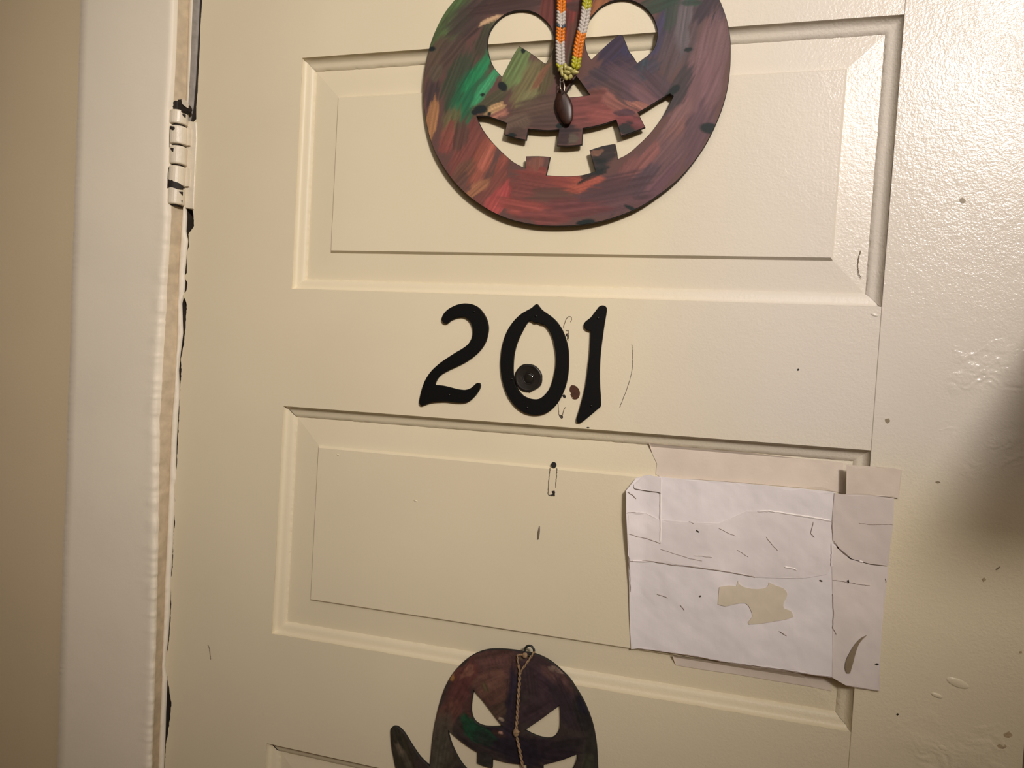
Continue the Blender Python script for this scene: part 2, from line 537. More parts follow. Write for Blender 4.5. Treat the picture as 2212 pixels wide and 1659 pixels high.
DOOR_E = [(-0.1313,2.0531),(-0.1316,2.0216),(-0.1325,1.9901),(-0.132,1.969),(-0.1326,1.932),(-0.1325,1.9161),(-0.1335,1.9003),(-0.1328,1.8854),(-0.137,1.8824),(-0.1326,1.7832),(-0.131,1.7767),(-0.1296,1.7618),(-0.1326,1.758),(-0.1368,1.7537),(-0.1348,1.7403),(-0.1376,1.7323),(-0.1364,1.7081),(-0.1394,1.7043),(-0.1351,1.6963),(-0.136,1.6877),(-0.1408,1.6827),(-0.1346,1.6732),(-0.1349,1.6543),(-0.1361,1.6273),(-0.1396,1.6082),(-0.1383,1.5947),(-0.1387,1.5784),(-0.1392,1.5621),(-0.1387,1.5404),(-0.139,1.5077),(-0.1389,1.4804),(-0.1395,1.4672),(-0.1414,1.4594),(-0.1395,1.442),(-0.1399,1.431),(-0.1381,1.4148),(-0.1399,1.3981),(-0.1388,1.3763),(-0.1387,1.3625),(-0.141,1.3429),(-0.1386,1.3212),(-0.1385,1.2936),(-0.1398,1.2685),(-0.143,1.253),(-0.1424,1.2431),(-0.1391,1.2298),(-0.1358,1.2165),(-0.1324,1.2004),(-0.1329,1.1837),(-0.1356,1.1609),(-0.1377,1.1494),(-0.1376,1.122),(-0.1372,1.088)]

ZS = np.unique(np.concatenate([np.linspace(0.0, 0.95, 30), np.linspace(0.95, 2.075, 560)]))
def strip_mesh(cols):
    """cols: list of (X array, Y array) along ZS -> grid"""
    V, F = [], []
    n = len(ZS)
    for X, Y in cols:
        V += [(float(x), float(y), float(z)) for x, y, z in zip(np.broadcast_to(X, n), np.broadcast_to(Y, n), ZS)]
    for c in range(len(cols) - 1):
        for i in range(n - 1):
            F.append((c * n + i, (c + 1) * n + i, (c + 1) * n + i + 1, c * n + i + 1))
    return V, F
xl, xc, xi, xj, xd = [interp(p, ZS) for p in (CAS_L, CAS_C, CAS_I, JAMB_E, DOOR_E)]
lump = np.clip(fbm(ZS * 75, ZS * 0 + 3, 5, 3) - 0.5, -0.5, 0.5)
lump2 = np.clip(fbm(ZS * 210, ZS * 0 + 9, 8, 2) - 0.5, -0.5, 0.5)
low = np.clip((1.80 - ZS) / 0.12, 0, 1)
wob = (lump * 0.0036 + lump2 * 0.0022) * (0.25 + low)
fine = (fbm(ZS * 300, ZS * 0, 21, 2) - 0.5) * 0.0012
casing = [(xl - 0.0, 0.012), (xl + fine, -0.0172), (xl + 0.0008 + fine, -0.018)]
casing += [(xl + (xc - xl) * t, -0.018) for t in (0.1, 0.3, 0.5, 0.7, 0.85)]
lumpA = np.clip(fbm(ZS * 95, ZS * 0 + 13, 15, 3) - 0.5, -0.5, 0.5)
lumpB = np.clip(fbm(ZS * 150, ZS * 0 + 23, 25, 3) - 0.5, -0.5, 0.5)
sparse = np.clip((fbm(ZS * 22, ZS * 0 + 2, 35, 2) - 0.42) * 5, 0.1, 1)
casing += [(xc - 0.0095 + lumpA * 0.003 * low, -0.0181 - np.maximum(lumpA, 0) * 0.0014 * low * sparse), (xc - 0.0050 + lumpB * 0.004 * low * sparse, -0.0182 - np.maximum(lump, 0) * 0.0030 * low * sparse - np.maximum(lump2, 0) * 0.0016 * low),
           (xc - 0.0008 + wob, -0.0176 - np.maximum(lump2, 0) * 0.0026 * low * sparse), (xc + 0.0004 + wob * 0.8, -0.0158),
           (xc + (xi - xc) * 0.25 + wob * 0.35, -0.0122), (xc + (xi - xc) * 0.55, -0.0060), (xc + (xi - xc) * 0.80, 0.0010), (xi - 0.0006, 0.0042), (xi + 0.0002, 0.0050), (xi + 0.0002, 0.012)]
v, f = strip_mesh(casing)
trim_1 = tag(link('trim_1', v, f, [M_CASING, M_GRIME_SHADE], smooth=True, midx=[1 if c >= len(casing) - 6 else 0 for c in range(len(casing) - 1) for i in range(len(ZS) - 1)]), 'lumpy cream painted door casing left of the door', kind='structure')
bead = (fbm(ZS * 160, ZS * 0 + 5, 31, 3) - 0.5)
top = np.clip((ZS - 1.80) / 0.05, 0, 1)            # above the hinge the jamb edge is a wide eased bead
jamb = [(xi - 0.0012, 0.0056), (xi - 0.0004, 0.0006), (xi + (xj - xi) * 0.35, -0.0012 - bead * 0.0012 * (1 - top)), (xi + (xj - xi) * (0.72 - 0.25 * top), -0.0011 - bead * 0.0016 * (1 - top)),
        (xi + (xj - xi) * (0.93 - 0.2 * top), 0.0002 + 0.0010 * top), (xj, 0.0022 - 0.0002 * top), (xj - 0.0004, 0.010), (xj - 0.0004, 0.034), (xj - 0.012, 0.036)]
v, f = strip_mesh(jamb)
trim_2 = tag(link('trim_2', v, f, [M_CASING, M_DARK, M_BEVEL_SHADE], smooth=True, midx=[1 if c >= len(jamb) - 4 else (2 if c in (3, 4) and ZS[i] > 1.80 else 0) for c in range(len(jamb) - 1) for i in range(len(ZS) - 1)]), 'narrow cream jamb edge beside the dark door gap', kind='structure')
# rebate behind the gap and the latch-side jamb and casing
struct('trim_3', *join([box_vf(-0.165, -0.118, 0.036, 0.14, 0, 2.10), box_vf(0.70, 0.765, 0.044, 0.14, 0, 2.10)]), M_DARK)
struct('trim_4', *join([box_vf(0.7385, 0.765, 0.0, 0.044, 0, 2.08), box_vf(0.744, 0.88, -0.018, 0.0, 0, 2.0815)]), M_CASING)
struct('trim_5', *join([box_vf(-0.30, 0.88, -0.020, 0.0, 2.082, 2.20)]), M_CASING)

# ------------------------------------------------------------------ the door
DZ0 = 0.012
QUADS = [  # panel corners TL, TR, BR, BL (x, z), measured off true by the old joinery
    [(0.0023, 1.9478), (0.6014, 1.9503), (0.5996, 1.6927), (0.0026, 1.6934)],
    [(-0.0009, 1.5624), (0.5991, 1.5641), (0.5989, 1.3072), (-0.0020, 1.3043)],
    [(-0.0020, 1.1785), (0.5980, 1.1800), (0.5980, 0.9230), (-0.0020, 0.9220)],
    [(-0.0020, 0.7940), (0.5980, 0.7950), (0.5980, 0.5380), (-0.0020, 0.5370)],
    [(-0.0020, 0.4095), (0.5980, 0.4105), (0.5980, 0.1530), (-0.0020, 0.1520)]]
D_R = 0.7345
door = tag(link('door_1', *box_vf(-0.112, 0.716, 0.018, 0.040, DZ0, 2.070), M_DARK), 'cream painted panelled hallway door with peeling paint', kind='structure')

# stiles: the hinge one has a ragged, paint-chipped edge
zz = ZS[(ZS >= DZ0) & (ZS <= 2.07)]
rag = (fbm(zz * 420, zz * 0, 77, 2) - 0.5) * 0.0011 * np.clip((1.80 - zz) / 0.02, 0.25, 1)
left_edge = [(float(x), float(z)) for x, z in zip(interp(DOOR_E, zz) + rag, zz)]
inner_l, inner_r = [], []
for q in QUADS[::-1]:
    inner_l += [q[3], q[0]]
    inner_r += [q[2], q[1]]
inner_l = [(inner_l[0][0], DZ0)] + inner_l + [(inner_l[-1][0], 2.07)]
inner_r = [(inner_r[0][0], DZ0)] + inner_r + [(inner_r[-1][0], 2.07)]
plate('stile', left_edge + inner_l[::-1], [], 0.0, 0.036, M_DOOR, door)
right_poly = [(x + 0.00025, z) for x, z in inner_r] + [(D_R, 2.07), (D_R, DZ0)]
plate('stile', right_poly, [], 0.0, 0.036, M_STILE, door, bev=0.0004)
# rails
def lx(z): return float(np.interp(z, [a[1] for a in inner_l], [a[0] for a in inner_l]))
def rx(z): return float(np.interp(z, [a[1] for a in inner_r], [a[0] for a in inner_r]))
tops = [None] + QUADS
for i in range(6):
    if i == 0:
        tl, tr = (lx(2.07), 2.07), (rx(2.07), 2.07)
    else:
        tl, tr = QUADS[i - 1][3], QUADS[i - 1][2]
    if i == 5:
        bl, br = (lx(DZ0), DZ0), (rx(DZ0), DZ0)
    else:
        bl, br = QUADS[i][0], QUADS[i][1]
    plate('rail', [bl, br, tr, tl], [], 0.0, 0.036, M_DOOR, door)

def lerp2(a, b, t): return (a[0] + (b[0] - a[0]) * t, a[1] + (b[1] - a[1]) * t)
def qinset(q, d):
    return [tuple(p) for p in inset(q[::-1], d)][::-1]
PROFILE = [(0.0, 0.0004), (0.0006, 0.0020), (0.0020, 0.0044), (0.0038, 0.0062), (0.0056, 0.0071), (0.0080, 0.0076), (0.0104, 0.0086), (0.0120, 0.0104), (0.0126, 0.0112)]
# flatter profile for bottom and left sides, shaped so they catch less light
PROFILE_FLAT = [(0.0, 0.0006), (0.0005, 0.0030), (0.0014, 0.0048), (0.0034, 0.0056), (0.0060, 0.0060), (0.0086, 0.0066), (0.0108, 0.0078), (0.0122, 0.0102), (0.0126, 0.0112)]
FIELD_IN, STEP = 0.0292, 0.0024
Y_I, Y_F0, Y_F = 0.0105, 0.0086, 0.0050
def panel(q, detail, seed):
    I = qinset(q, 0.0124)
    F0 = qinset(q, 0.0124 + FIELD_IN)
    F1 = qinset(q, 0.0124 + FIELD_IN + STEP)
    V = [(x, Y_I, z) for x, z in qinset(q, 0.008)] + [(x, Y_I, z) for x, z in I] + [(x, Y_F0, z) for x, z in F0] + [(x, Y_F, z) for x, z in F1]
    F = []
    for r in range(3):
        for i in range(4):
            j = (i + 1) % 4
            F.append((r * 4 + i, (r + 1) * 4 + i, (r + 1) * 4 + j, r * 4 + j)[::-1])
    F.append((12, 15, 14, 13))
    p = link('panel', V, F, M_DOOR, door)
    for s in range(4):
        a0, a1 = q[s], q[(s + 1) % 4]
        N = int(260 if detail else 8)
        PR = PROFILE if s < 2 else PROFILE_FLAT
        rows = [qinset(q, w) for w, y in PR]
        V, F = [], []
        for k, (w, y) in enumerate(PR):
            b0, b1 = rows[k][s], rows[k][(s + 1) % 4]
            for i in range(N + 1):
                t = i / N
                x, z = lerp2(b0, b1, t)
                if detail and 0 < i < N:
                    c = t * (0.6 if s % 2 == 0 else 0.257)
                    e = float(fbm([c * 230], [seed + s * 3.1], 3, 3)[0] - 0.5)
                    g = float(fbm([c * 60], [seed + s * 7.7], 4, 2)[0] - 0.5)
                    amt = 0.0026 if k == len(PROFILE) - 1 else (0.0008 if k == len(PROFILE) - 2 else 0.00012)
                    nx, nz = ((0, -1), (-1, 0), (0, 1), (1, 0))[s]
                    x += nx * (e * amt + g * 0.0004); z += nz * (e * amt + g * 0.0004)
                V.append((x, y, z))
        for k in range(len(PROFILE) - 1):
            for i in range(N):
                F.append((k * (N + 1) + i, k * (N + 1) + i + 1, (k + 1) * (N + 1) + i + 1, (k + 1) * (N + 1) + i)[::-1])
        link('moulding', V, F, M_MOULD, p, smooth=True)
    return p
PANELS = [panel(q, i < 3, 11 + i) for i, q in enumerate(QUADS)]

# ------------------------------------------------------------------ hinge
HC = [(-0.1508,1.8986),(-0.1512,1.8758),(-0.1503,1.8529),(-0.1501,1.83),(-0.1502,1.8059),(-0.1507,1.784)]
hinge = empty('hinge', (HC[2][0], 0.0, HC[-1][1]))
tag(hinge, 'painted-over butt hinge with chipped knuckles at the left edge of the door', 'hinge')
HR = 0.0102
def hx(z): return float(np.interp(z, [q[1] for q in HC][::-1], [q[0] for q in HC][::-1]))
zk = [q[1] for q in HC]
pin = tube_vf([(hx(zk[0] + 0.004), -0.0065, zk[0] + 0.004), (hx(zk[-1]), -0.0065, zk[-1])], 0.0068, 14)
link('pin', *pin, M_CHIP, hinge, smooth=False)
for i in range(5):
    z1, z0 = zk[i] - (0.006 if i == 0 else 0.0011), zk[i + 1] + 0.0011
    n = 24
    V, F = [], []
    prof = [(0.86, z1), (0.97, z1 - 0.0006), (1.0, z1 - 0.002), (1.0, z0 + 0.002), (0.97, z0 + 0.0006), (0.86, z0)]
    for r, z in prof:
        for k in range(n):
            t = 2 * math.pi * k / n
            w = 1 + 0.03 * math.sin(2 * t + i)
            V.append((hx(z) + HR * r * w * math.cos(t), -0.0065 + HR * r * w * math.sin(t), z))
    for a in range(len(prof) - 1):
        for k in range(n):
            j = (k + 1) % n
            F.append((a * n + k, (a + 1) * n + k, (a + 1) * n + j, a * n + j))
    F.append(tuple(range(n))); F.append(tuple(range((len(prof) - 1) * n, len(prof) * n))[::-1])
    k = link('knuckle', V, F, M_HINGE, hinge, smooth=False)
    # web that ties the knuckle to its leaf
    x = hx((z0 + z1) / 2)
    if i % 2 == 0:
        bx = box_vf(x - HR - 0.003, x, -0.0085, 0.002, z0 + 0.0006, z1 - 0.0006)
    else:
        bx = box_vf(x, x + HR + 0.0035, -0.0042, 0.002, z0 + 0.0006, z1 - 0.0006)
    link('knuckle_web', *bx, M_HINGE, k)
LEAF = [(-0.1445,1.8839),(-0.1318,1.8818),(-0.1301,1.8627),(-0.1305,1.8202),(-0.1304,1.7819),(-0.1432,1.7835)]
plate('leaf', LEAF, [], -0.0014, 0.012, M_HINGE, hinge, bev=0.0006)
def on_barrel(pts):
    L = ccw(pts)
    P2 = [Vector(q) for q in L]
    edges = [(i, (i + 1) % len(L)) for i in range(len(L))]
    gx, gz = np.meshgrid(np.arange(min(q[0] for q in L), max(q[0] for q in L), 0.0007), np.arange(min(q[1] for q in L), max(q[1] for q in L), 0.0007))
    gx, gz = gx.ravel(), gz.ravel()
    k = inside(L, gx, gz)
    P2 += [Vector((a, b)) for a, b in zip(gx[k], gz[k])]
    co, _, fa, _, _, _ = delaunay_2d_cdt(P2, edges, [], 0, 1e-7)
    V = []
    for x, z in [tuple(c) for c in co]:
        d = max(-0.99, min(0.99, (x - hx(z)) / (HR * 1.05)))
        V.append((hx(z) + d * HR * 1.05, -0.0065 - HR * 1.05 * math.sqrt(1 - d * d), z))
    F = []
    for q in fa:
        c = np.array([tuple(co[i]) for i in q]).mean(0)
        if inside(L, c[None, 0], c[None, 1])[0]:
            F.append(tuple(q))
    return V, F
for pts in ([(-0.1563,1.8034),(-0.1529,1.8129),(-0.1498,1.811),(-0.1479,1.8122),(-0.1462,1.8103),(-0.1421,1.8094),(-0.1394,1.8064),(-0.1392,1.8026),(-0.1425,1.8018),(-0.1486,1.8036),(-0.1539,1.8024)],
            [(-0.1358,1.8373),(-0.1334,1.8379),(-0.1321,1.8359),(-0.1322,1.8259),(-0.1332,1.8227),(-0.1356,1.824)],
            [(-0.1416,1.7995),(-0.1367,1.8009),(-0.133,1.7994),(-0.1318,1.7943),(-0.1325,1.7855),(-0.1347,1.783),(-0.1383,1.7849),(-0.1403,1.79),(-0.1374,1.7918)],
            [(-0.1537,1.8729),(-0.1476,1.872),(-0.1472,1.8698),(-0.1492,1.8682),(-0.152,1.8693),(-0.1533,1.8706)],
            [(-0.1521,1.8483),(-0.1475,1.8477),(-0.1477,1.8439),(-0.1495,1.8446),(-0.1508,1.8463)],
            [(-0.1307,1.8437),(-0.1294,1.8409),(-0.1295,1.8321),(-0.1299,1.8227),(-0.1314,1.8223),(-0.1313,1.8309),(-0.1311,1.8397)],
            [(-0.154,1.8256),(-0.1522,1.8262),(-0.1532,1.8212),(-0.1534,1.8136),(-0.1532,1.8034),(-0.155,1.8032),(-0.155,1.8136),(-0.1544,1.8212)],
            [(-0.154,1.8719),(-0.1529,1.8719),(-0.1531,1.8618),(-0.1528,1.8491),(-0.1537,1.8491),(-0.1541,1.8618)],
            [(-0.142,1.8882),(-0.1363,1.8882),(-0.1332,1.8863),(-0.1338,1.8832),(-0.136,1.8826),(-0.1384,1.8846),(-0.141,1.8853)]):
    V, F = on_barrel(rounded(pts, 2, 60))
    link('paint_chip', V, F, M_CHIP, hinge)
# the dark ragged hole in the paint over the hinge tip
hole = [(-0.1554,1.9009),(-0.1517,1.9033),(-0.1486,1.9019),(-0.148,1.9041),(-0.1434,1.9042),(-0.1418,1.9022),(-0.1391,1.9002),(-0.1363,1.8978),(-0.1346,1.8943),(-0.136,1.8919),(-0.1404,1.8895),(-0.1457,1.8901),(-0.1504,1.8912),(-0.1543,1.8932),(-0.1532,1.8951),(-0.156,1.8965),(-0.1527,1.898)]
plate('paint_hole', hole, [], -0.0125, -0.0045, M_CHIP, hinge)
plate('paint_lip', [(-0.1421,1.9029),(-0.1391,1.9037),(-0.136,1.902),(-0.1335,1.8982),(-0.1339,1.8938),(-0.1364,1.8951),(-0.1388,1.8969),(-0.1408,1.8982)], [], -0.0140, -0.0120, M_HINGE, hinge)

# ------------------------------------------------------------------ house numbers
def digit(name_label, outline, holes, nails):
    o = rounded(outline, 4, 62)
    hs = [rounded(h, 4, 62) for h in holes]
    zmin = min(q[1] for q in o); xm = sum(q[0] for q in o) / len(o)
    e = empty('house_number', (xm, 0.0, zmin))
    tag(e, name_label, 'house number', 'black house numbers on the door')
    plate('plate', o, hs, -0.0038, 0.0004, M_BLACK, e, bev=0.0006)
    for x, z in nails:
        link('nail', *ellipsoid_vf((x, -0.0038, z), ((0.0013, 0, 0), (0, 0.0007, 0), (0, 0, 0.0013)), 10, 6), M_NAIL, e, smooth=True)
digit('black metal figure 2, first of the three house numbers on the door',
      [(0.1836,1.6667),(0.1841,1.6643),(0.1862,1.6623),(0.1891,1.6618),(0.1916,1.663),(0.1944,1.6655),(0.1988,1.6678),(0.2039,1.6692),(0.2084,1.6692),(0.213,1.6668),(0.2165,1.6625),(0.2183,1.6565),(0.2185,1.6511),(0.217,1.6462),(0.2138,1.6412),(0.2083,1.6367),(0.2009,1.6321),(0.1921,1.6261),(0.1834,1.6196),(0.1759,1.6124),(0.1704,1.6047),(0.1669,1.5965),(0.1647,1.5877),(0.1634,1.5802),(0.1636,1.5765),(0.1655,1.5747),(0.1681,1.5749),(0.172,1.5767),(0.1778,1.5787),(0.1856,1.58),(0.1947,1.5807),(0.2025,1.5803),(0.209,1.5804),(0.2147,1.5812),(0.2203,1.584),(0.2251,1.5891),(0.2286,1.5948),(0.2299,1.5991),(0.2292,1.6015),(0.2275,1.6022),(0.2254,1.6016),(0.2226,1.599),(0.219,1.596),(0.2146,1.5944),(0.2101,1.594),(0.203,1.5946),(0.1951,1.5961),(0.1873,1.5971),(0.1798,1.5972),(0.1811,1.6016),(0.1841,1.6061),(0.1885,1.61),(0.1954,1.6141),(0.2042,1.6186),(0.2129,1.6233),(0.2215,1.6295),(0.2281,1.6364),(0.2327,1.6445),(0.2347,1.653),(0.2349,1.6602),(0.2326,1.6679),(0.2285,1.6743),(0.2231,1.6796),(0.2166,1.6826),(0.2095,1.6834),(0.2025,1.6825),(0.1956,1.6799),(0.1893,1.676),(0.185,1.671)],
      [], [(0.2188,1.6748),(0.1968,1.5877)])
digit('black metal figure 0 circling the peephole, middle house number',
      [(0.2845,1.6851),(0.286,1.6843),(0.2886,1.6811),(0.2911,1.6789),(0.2955,1.6761),(0.3018,1.672),(0.3075,1.6666),(0.3127,1.6592),(0.3161,1.6517),(0.319,1.6426),(0.3203,1.6333),(0.3207,1.624),(0.3203,1.6146),(0.3188,1.6052),(0.3158,1.5957),(0.3115,1.5872),(0.3059,1.5803),(0.299,1.5757),(0.2918,1.5738),(0.2845,1.5737),(0.2771,1.5755),(0.2701,1.5796),(0.2636,1.5857),(0.2582,1.5937),(0.2539,1.6036),(0.2514,1.613),(0.2501,1.6225),(0.2501,1.6321),(0.251,1.6417),(0.2535,1.652),(0.2574,1.6611),(0.2631,1.669),(0.2689,1.6746),(0.2748,1.6783),(0.2795,1.6811),(0.2824,1.6839)],
      [[(0.2778,1.668),(0.2744,1.6635),(0.2711,1.6569),(0.2679,1.6496),(0.2653,1.6412),(0.2638,1.6316),(0.2636,1.6221),(0.2642,1.6138),(0.2662,1.6049),(0.2696,1.5986),(0.2749,1.593),(0.2812,1.5901),(0.2879,1.5893),(0.2933,1.5906),(0.2979,1.5945),(0.3023,1.6007),(0.3049,1.6079),(0.3066,1.6162),(0.3075,1.6256),(0.3072,1.6338),(0.3057,1.6419),(0.3037,1.6494),(0.3009,1.6558),(0.297,1.6615),(0.2932,1.6646),(0.2901,1.665),(0.287,1.6664),(0.2834,1.6661),(0.2803,1.6678)]],
      [(0.2844,1.6727),(0.2807,1.5803),(0.2629,1.6083)])
digit('black metal figure 1 with slanted foot, last of the three house numbers',
      [(0.3478,1.6848),(0.3503,1.6858),(0.3529,1.6855),(0.3547,1.6839),(0.3551,1.681),(0.3546,1.6753),(0.3537,1.6672),(0.353,1.6591),(0.3524,1.6511),(0.3518,1.6418),(0.3516,1.6326),(0.3517,1.6234),(0.3522,1.6142),(0.3531,1.605),(0.3542,1.597),(0.3549,1.589),(0.3545,1.5864),(0.3523,1.5842),(0.3474,1.5794),(0.3418,1.5741),(0.3374,1.5703),(0.3349,1.5692),(0.3327,1.5694),(0.3317,1.5711),(0.3319,1.574),(0.3338,1.5817),(0.3361,1.5923),(0.3379,1.6017),(0.3391,1.6111),(0.3399,1.6227),(0.3406,1.6343),(0.3409,1.6436),(0.3408,1.6528),(0.3406,1.6603),(0.3379,1.6608),(0.3351,1.6624),(0.3337,1.6647),(0.3337,1.6676),(0.3356,1.67),(0.3395,1.6733),(0.3427,1.6777),(0.3459,1.6824)],
      [], [(0.3474,1.673),(0.3453,1.5866)])

# ------------------------------------------------------------------ peephole
PC = [(0.2795,1.6105),(0.2804,1.6099)]
peep = empty('peephole', (PC[0][0], 0.0, PC[0][1]))
tag(peep, 'round dark bronze peephole set inside the figure 0', 'peephole')
link('flange', *lathe_vf(PC[0][0], 0, PC[0][1], [(0.0143, 0.0005), (0.0143, -0.0012), (0.0138, -0.0021), (0.0129, -0.0025), (0.0118, -0.0023), (0.0112, -0.0021), (0.0066, -0.0024), (0.0060, -0.0022), (0.0030, -0.0020)], 56, 0.03), M_BRONZE, peep, smooth=True)
link('lens_ring', *lathe_vf(PC[1][0], 0, PC[1][1], [(0.0061, -0.0018), (0.0060, -0.0026), (0.0056, -0.0028), (0.0052, -0.0026), (0.0051, -0.0018)], 40), M_BRONZE, peep, smooth=True)
link('lens', *ellipsoid_vf((PC[1][0], -0.0021, PC[1][1]), ((0.0050, 0, 0), (0, 0.0011, 0), (0, 0, 0.0050)), 24, 12), M_LENS, peep, smooth=True)
plate('paint_smear', rounded([(0.2933,1.6143),(0.2942,1.6099),(0.2936,1.6049),(0.2913,1.6016),(0.2877,1.5995),(0.2845,1.5974),(0.2818,1.596),(0.2831,1.5985),(0.2867,1.6006),(0.2896,1.6033),(0.2914,1.607),(0.2926,1.6107)], 3), [], -0.0024, -0.0003, M_BRONZE, peep)

# ------------------------------------------------------------------ painted pumpkin face
PUMP_Y0, PUMP_Y1 = -0.0034, -0.0006
P_OUT = [(0.1792,1.995),(0.1699,1.984),(0.1617,1.9696),(0.1553,1.9532),(0.1517,1.9366),(0.1499,1.9198),(0.1499,1.9029),(0.1513,1.8876),(0.1544,1.8723),(0.1589,1.8569),(0.1653,1.8415),(0.1737,1.8278),(0.184,1.8142),(0.1964,1.8014),(0.2113,1.7896),(0.2295,1.7786),(0.2491,1.7703),(0.2699,1.7654),(0.2885,1.7633),(0.3068,1.7631),(0.3248,1.7642),(0.344,1.7675),(0.3628,1.7732),(0.3812,1.7813),(0.3975,1.7921),(0.4136,1.8051),(0.4263,1.8195),(0.4372,1.8361),(0.4451,1.8527),(0.4514,1.8706),(0.4554,1.8886),(0.4569,1.9066),(0.4566,1.9232),(0.4553,1.9383),(0.4522,1.952),(0.4478,1.9644),(0.4436,1.9738),(0.4362,1.9864),(0.4257,2.0009),(0.4114,2.0144),(0.3926,2.0254),(0.3691,2.0339),(0.3422,2.0389),(0.3325,2.041),(0.3293,2.0551),(0.3107,2.0583),(0.3086,2.0439),(0.2804,2.0444),(0.2523,2.0392),(0.2254,2.0304),(0.2052,2.0192),(0.19,2.0073)]
P_LEYE = [(0.2351,1.9137),(0.2283,1.9206),(0.2226,1.9291),(0.2189,1.9392),(0.2174,1.9476),(0.2184,1.9574),(0.2223,1.9653),(0.2288,1.9722),(0.2371,1.977),(0.2473,1.979),(0.2575,1.9782),(0.2678,1.9742),(0.2766,1.9671),(0.2829,1.9594),(0.2865,1.9495),(0.2869,1.9399),(0.2845,1.932),(0.2799,1.9247),(0.2779,1.9252),(0.2686,1.9322),(0.2598,1.9383),(0.2514,1.9433),(0.2463,1.9359),(0.2405,1.9248)]
P_REYE = [(0.3255,1.9257),(0.3223,1.9305),(0.3195,1.937),(0.3178,1.9459),(0.3184,1.9553),(0.3211,1.9638),(0.3256,1.9698),(0.3316,1.9757),(0.3394,1.9798),(0.3488,1.9817),(0.3582,1.9809),(0.3679,1.9767),(0.376,1.9707),(0.3827,1.9624),(0.3868,1.9529),(0.388,1.9443),(0.3866,1.9351),(0.3824,1.9285),(0.3757,1.9234),(0.3705,1.9197),(0.3662,1.9263),(0.362,1.9317),(0.3585,1.9397),(0.3549,1.947),(0.3511,1.948),(0.3432,1.9418),(0.3341,1.9338)]
P_NOSE = [(0.3116,1.91),(0.3192,1.9005),(0.3262,1.8912),(0.3141,1.8901),(0.2994,1.8898),(0.3053,1.9004)]
P_MOUTH = [(0.21,1.8749),(0.2205,1.8745),(0.2311,1.8712),(0.2426,1.8666),(0.2407,1.8552),(0.2521,1.8516),(0.2642,1.8488),(0.2655,1.8601),(0.2745,1.859),(0.2863,1.8578),(0.2971,1.8583),(0.2959,1.8425),(0.3088,1.8419),(0.3213,1.8428),(0.3213,1.8588),(0.3321,1.8603),(0.3432,1.8628),(0.3533,1.8659),(0.3562,1.8579),(0.359,1.85),(0.3706,1.8535),(0.382,1.8578),(0.378,1.865),(0.3741,1.8721),(0.3847,1.8779),(0.3936,1.8834),(0.4032,1.8887),(0.4064,1.8863),(0.4044,1.8817),(0.4003,1.8727),(0.3941,1.8621),(0.3863,1.8515),(0.3775,1.8424),(0.3671,1.8332),(0.3572,1.828),(0.3559,1.8359),(0.3539,1.843),(0.3412,1.841),(0.3289,1.8374),(0.3324,1.8269),(0.336,1.8165),(0.3235,1.8132),(0.3105,1.8122),(0.2973,1.8127),(0.2868,1.8137),(0.2884,1.8222),(0.2899,1.8316),(0.2778,1.8328),(0.2649,1.8329),(0.2646,1.821),(0.2527,1.827),(0.2419,1.8355),(0.2309,1.8456),(0.2216,1.8558),(0.2149,1.8651)]
